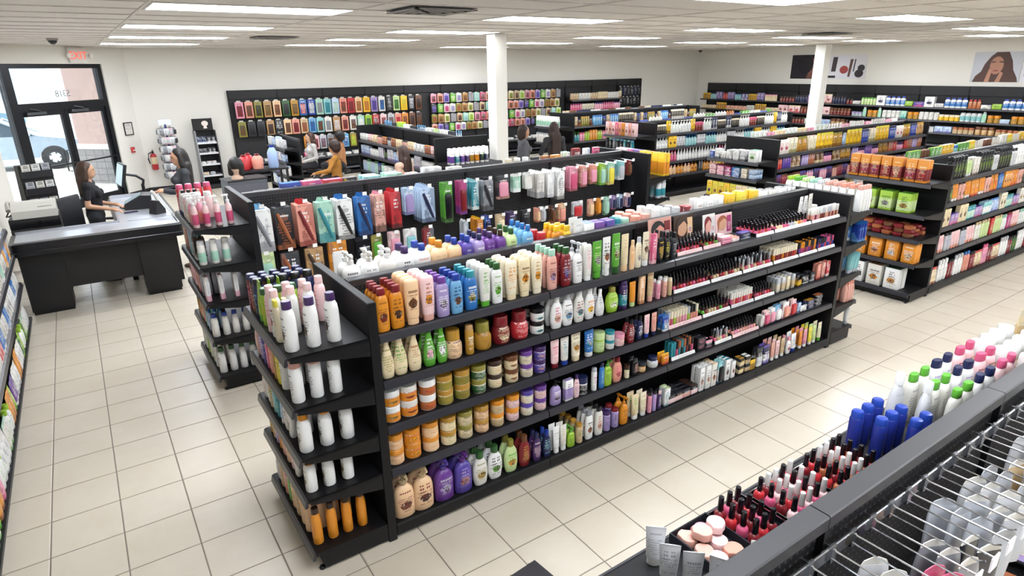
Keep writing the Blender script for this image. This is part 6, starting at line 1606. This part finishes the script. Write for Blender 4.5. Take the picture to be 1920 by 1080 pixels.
for lb, x, y in (('dark dome security camera on the ceiling above the entrance', -.02, 11.9), ('dark dome security camera in the far ceiling corner', 18.9, 15.8)):
    t = thing('security_camera', lb, 'security camera', (x, y, HC-.006)); part('mount', Geo().lathe([(.07, -.03), (.075, 0)], 14), M('8C8A88', .5), t); part('dome', Geo().lathe([(.01, -.085), (.035, -.075), (.055, -.05), (.06, -.031)], 14), M('15161A', .12), t)
# ================================================================== racks along the back wall
t = thing('spinner_rack', 'wire spinner rack hung with small accessory cards by the back wall', 'display rack', (1.62, 15.75, 0), .2)
part('pole', Geo().lathe([(.2, 0), (.2, .02), (.022, .04), (.018, 1.5)], 12), M('3C4C8C', .4), t); part('sign_card', B(-.13, .13, -.006, .006, 1.48, 1.6), M('D8DCE2', .4), t, smooth=False)
n = 0; cards = [proto('blister', c, .1, .15, .02, False, i) for i, c in enumerate(('white/silver//grey', 'offwhite/light_grey//grey', 'light_grey/charcoal//black', 'light_grey/silver//rose', 'silver/grey//navy', 'grey/charcoal//white'))]
for a in range(6):
    ang = 2*PI*a/6
    rp = part('wire_panel', Geo().tube([(.1*math.cos(ang), .1*math.sin(ang), .25), (.1*math.cos(ang), .1*math.sin(ang), 1.47)], .006, 5).tube([(0, 0, .4), (.2*math.cos(ang), .2*math.sin(ang), .4)], .004, 4).tube([(0, 0, 1.2), (.2*math.cos(ang), .2*math.sin(ang), 1.2)], .004, 4), M('8A8C94', .3, .8), t)
    for k in range(6):
        for j in (-1, 1):
            n += 1; pr = cards[(a*5+k*3+j) % 6]; r_ = .17; p = Vector((1.62, 15.75, 0))+Matrix.Rotation(.2+ang+j*.28, 3, 'Z') @ Vector((r_, 0, 0))
            put(pr, (p.x, p.y, .35+k*.185), .2+ang+j*.28+PI/2, '%s accessory card from the bottom in the %s file of the spinner rack' % (ordn(k+1), ordn(a*2+(j+1)//2+1)), 'package', 'cards on the spinner rack')
t = thing('cosmetics_stand', 'grey cosmetics display stand with a black header sign on the back wall', 'display stand', (2.42, 16.0, 0))
part('side_panel', Geo().prism([(.26, 0), (-.2, 0), (-.16, .7), (-.06, 1.3), (.26, 1.3)], -.22, -.2, 'x'), M('8E9094', .4), t, smooth=False); part('side_panel', Geo().prism([(.26, 0), (-.2, 0), (-.16, .7), (-.06, 1.3), (.26, 1.3)], .2, .22, 'x'), M('2A2A2E', .4), t, smooth=False)
part('back_panel', B(-.2, .2, .2, .26, 0, 1.3), M('1A1A1C', .5), t, smooth=False)
hs = part('header_sign', B(-.22, .2, .08, .11, 1.3, 1.56), M('121214', .4), t, smooth=False); part('logo', Geo().prism(oval(.04, 1.45, .07, .06)+[], .074, .0795).prism([(-.0, 1.34), (.08, 1.34), (.06, 1.43), (.02, 1.43)], .073, .0788), M('E8DAD2', .4), hs, smooth=False)
part('base', B(-.2, .2, -.19, .2, 0, .1), M('1A1A1C', .5), t, smooth=False)
for k, z in enumerate((.3, .55, .8, 1.03)): part('shelf', B(-.2, .2, -.15+.02*k, .2, z, z+.012), M('A4A6AA', .35), t, smooth=False); part('label_strip', B(-.2, .2, -.158+.02*k, -.151+.02*k, z-.02, z+.016), M('D6D6D8', .4), t, smooth=False)
FS = Fr(2.42, 16.0, 0)
for k, (z, th) in enumerate(((.312, [('box', 'beige/grey//white', .12, .07, 1), ('bar', 'silver/grey', .12, .07, 1)]), (.562, [('box', 'light_grey/pale_pink//white', .1, .06, 2), ('bar', 'white/grey', .1, .06, 1)]), (.812, [('box', 'charcoal/white//silver', .08, .09, 2), ('box', 'black/silver//white', .08, .1, 2)]), (1.042, [('box', 'navy/charcoal//pale_blue', .09, .13, 2), ('box', 'charcoal/navy//white', .09, .13, 2)]))):
    fill(FS, -.19, .19, z, -.13+.02*k, .15, 'on the %s level of the cosmetics stand' % ordn(k+1), 'stock on the cosmetics stand', th)
# low shelf of white boxes, wig head and coloured tubs in the back left
gondola('small black shelf rack of white boxes in the back left of the store', 3.55, 13.9, -PI/2, 1.3, 1.3, 1, (1.12, .86, .6, .34), (), .3, .06, ends=(1, 0))
F12 = Fr(3.55, 13.9, -PI/2)
for k, z in enumerate((1.12, .86, .6, .34)): fill(F12, .03, 1.27, z, -.28, .2, 'on the %s level of the small white-box rack' % ordn(4-k), 'boxes on the small rack', [('box', 'offwhite/white//violet', .16, .17, 2), ('box', 'light_grey/white//grey', .14, .16, 2), ('can', 'white/pale_blue//silver', .09, .2, 3), ('box', 'pale_blue/lilac//navy', .12, .14, 2)])
t = thing('wig_cabinet', 'dark grey cabinet with a pale front below the wig head', 'cabinet', (2.05, 10.6, 0), .1)
part('cabinet_body', cbox(.6, .95, .4, .01), M('3C3E44', .45), t); part('top_plate', B(-.31, .31, -.21, .21, .951, .97), M('23242A', .4), t, smooth=False); part('door', B(-.28, .28, -.212, -.201, .05, .9), M('54565E', .4), t, smooth=False)
t = thing('mannequin_bust', 'mannequin head wearing a black bob wig in the back left', 'mannequin head', (1.95, 10.55, .97), -.6)
part('bust', Geo().lathe([(.09, 0), (.085, .03), (.05, .06), (.048, .1), (.07, .14), (.078, .2), (.06, .28), (.02, .31)], 14), M('C8A890', .5), t)
wg = grow([('e', (0, .01, .23), (.105, .115, .11), 0), ('c', (0, .06, .2), (0, .07, .08), .1, .09, 0), ('c', (-.085, 0, .22), (-.09, 0, .08), .04, .04, 0), ('c', (.085, 0, .22), (.09, 0, .08), .04, .04, 0)], .012, [mat_hair('141312')], 'wig'); link('wig', wg, t)
for i, (x, y, c) in enumerate(((2.35, 11.9, 'red'), (2.58, 11.9, 'salmon'), (2.47, 12.12, 'red'))):
    g = Geo().lathe([(.08, 0), (.09, .01), (.1, .18), (.07, .22), (.04, .24)], 14); o = link('plastic_tub', g.mesh('plastic_tub', M(c, .3)), None, (x, y, .902)); tag(o, '%s plastic tub, %s of three on the low table' % (c, ordn(i+1)), 'tub', 'tubs on the low table'); link('tub_lid', Geo().lathe([(.042, .2405), (.042, .26), (.03, .27)], 12).mesh('tub_lid', M('maroon', .3)), o)
t = thing('water_jug', 'translucent blue water jug on the low table', 'jug', (2.85, 11.9, .902)); part('jug_body', Geo().lathe([(.08, 0), (.09, .02), (.09, .26), (.06, .33), (.04, .36)], 16), M('9DB4DA', .2), t); part('jug_cap', Geo().lathe([(.04, .361), (.04, .4)], 12), M('royal_blue', .3), t)
t = thing('low_table', 'black low table behind the wig head', 'table', (2.62, 12.0, 0)); part('table_top', B(-.45, .45, -.25, .25, .87, .9), KB, t, smooth=False)
for x in (-.42, .42):
    for y in (-.22, .22): part('leg', B(x-.02, x+.02, y-.02, y+.02, 0, .87), KB, t, smooth=False)

# ================================================================== the street outside the doors
ASP = mat_wall('B4B2AC', 'A8A69F', 6, .9)
struct('ground_1', Geo().box(-60, 1.0, 17.0, 90, -.4, -.12).box(-60, -1.35, -20, 17.0, -.4, -.12).box(1.0, 60, 16.5, 90, -.4, -.12), ASP)
struct('sidewalk_1', ew(Geo().box(-7, 3, .2, 3.2, -.2, -.02)), M('C4C0B8', .85))
SIL = M('8A97A2', .3, .2, coat=.3)
def car(label, x, y, a, col, s=1.):
    t = thing('parked_car', label, 'car', (x, y, -.12), a, 'cars parked outside')
    def arch(cx, r=.37): return [(cx+r*math.cos(q), .3+r*math.sin(q)) for q in [PI-.15-(PI-.3)*i/8 for i in range(9)]]
    prof = [(-2.2, .28)]+arch(-1.35)+arch(1.3)+[(2.15, .28), (2.25, .5), (2.15, .78), (1.0, .98), (-1.75, 1.02), (-2.2, .95), (-2.28, .6)]
    part('body', Geo().prism(prof, -.86, .86), col, t, smooth=False)
    cab = Geo().rings([[(1.05, q, .975) if False else (x_, y_*q, z_) for x_, y_, z_ in ((1.0, -1, .97), (.15, -.85, 1.42), (-1.1, -.85, 1.44), (-1.75, -1, 1.0))] for q in (.82, -.82)])
    part('cabin', cab, M('3A4650', .15, 0, .6), t, smooth=False)
    part('roof', Geo().prism([(.2, 1.4), (.1, 1.46), (-1.05, 1.48), (-1.2, 1.42)], -.7, .7), col, t, smooth=False)
    for k in (-1, 1):
        part('pillar_trim', Geo().tube([(.98, k*.83, .98), (.16, k*.71, 1.43)], .04, 6).tube([(-.45, k*.83, .98), (-.48, k*.71, 1.43)], .04, 6), col, t); part('mirror', Geo().ball((.75, k*.95, 1.02), (.09, .1, .07)), col, t)
        part('headlight', Geo().ball((2.08, k*.62, .68), (.12, .18, .09)), M('D8DCDC', .15), t)
    for cx in (-1.35, 1.3):
        for k in (-1, 1):
            w_ = part('wheel', Geo().lathe([(.2, -.1), (.32, -.1), (.345, -.06), (.345, .06), (.32, .1), (.2, .1)], 22).xf(Matrix.Translation((cx, k*.79, .345)) @ Matrix.Rotation(PI/2, 4, 'X')), M('1D1E20', .7), t)
            r = Geo().lathe([(.02, -.1), (.215, -.085), (.215, .085), (.02, .1)], 20).xf(Matrix.Translation((cx, k*.8, .345)) @ Matrix.Rotation(PI/2, 4, 'X')); part('rim', r, M('C6CACC', .3, .6), w_)
            h = Geo()
            for q in range(5):
                g_ = Geo().ball((.13*math.cos(2*PI*q/5), .13*math.sin(2*PI*q/5), .102), (.026, .026, .01), 8, 4); o_ = len(h.v); h.v += g_.v; h.f += [tuple(i+o_ for i in f) for f in g_.f]; h.mi += [0]*len(g_.f)
            part('rim_hole', h.xf(Matrix.Translation((cx, k*.8, .345)) @ Matrix.Rotation(PI/2 if k < 0 else -PI/2, 4, 'X')), M('2A2C2E', .5), w_)
    return t
car('silver car parked right outside the glass doors', -1.95, 24.1, 0, SIL)
car('pale blue car parked across the lot outside the doors', -4.2, 41, 0, M('5E7888', .3, .2))
car('white car parked farther left across the lot', -7.6, 33, 0, M('9AA6AE', .3, .2))
# stucco pillar with block base beside the doors
t = thing('porch_pillar', 'pinkish stucco pillar with grey block base outside the right door', 'pillar', (.62, 19.0, -.12), EA)
part('shaft', B(-.45, .45, -.45, .45, 1.05, 4.6), mat_wall('B49C94', 'A88E86', 30), t, smooth=False); part('cap_band', B(-.52, .52, -.52, .52, .93, 1.05), M('C8C4BC', .8), t, smooth=False)
bk = B(-.12, .12, -.02, .0, -.07, .07).mesh('block', mat_wall('8E8A88', '7E7A78', 30), False)
part('core', B(-.48, .48, -.48, .48, 0, .93), M('9A9692', .9), t, smooth=False)
for f in range(4):
    for r in range(6):
        for i in range(4):
            x = -.375+i*.25; o = link('block', bk, t, Matrix.Rotation(f*PI/2, 3, 'Z') @ Vector((x, -.48, .08+r*.155)), f*PI/2)
t = thing('porch_roof', 'white porch soffit above the entrance outside', 'porch roof', onwall(-2, 4.45, .1), EA); part('soffit', B(-4, 3.2, .2, 3.6, 0, .3), M('D8D6D0', .8), t, smooth=False)
t = thing('far_building', 'long pale shop building across the parking lot', 'building', (-14, 62, -.12)); part('wall', B(-22, 30, 0, 6, 0, 6), M('CBC8C2', .9), t, smooth=False); part('roof_band', B(-22.3, 30.3, -.3, 6.3, 6, 7), M('A49A90', .8), t, smooth=False)
for i in range(8): wn = part('window', B(-18+i*5.5, -14.5+i*5.5, -.06, 0, .8, 3.4), M('98A8B4', .25), t, smooth=False)
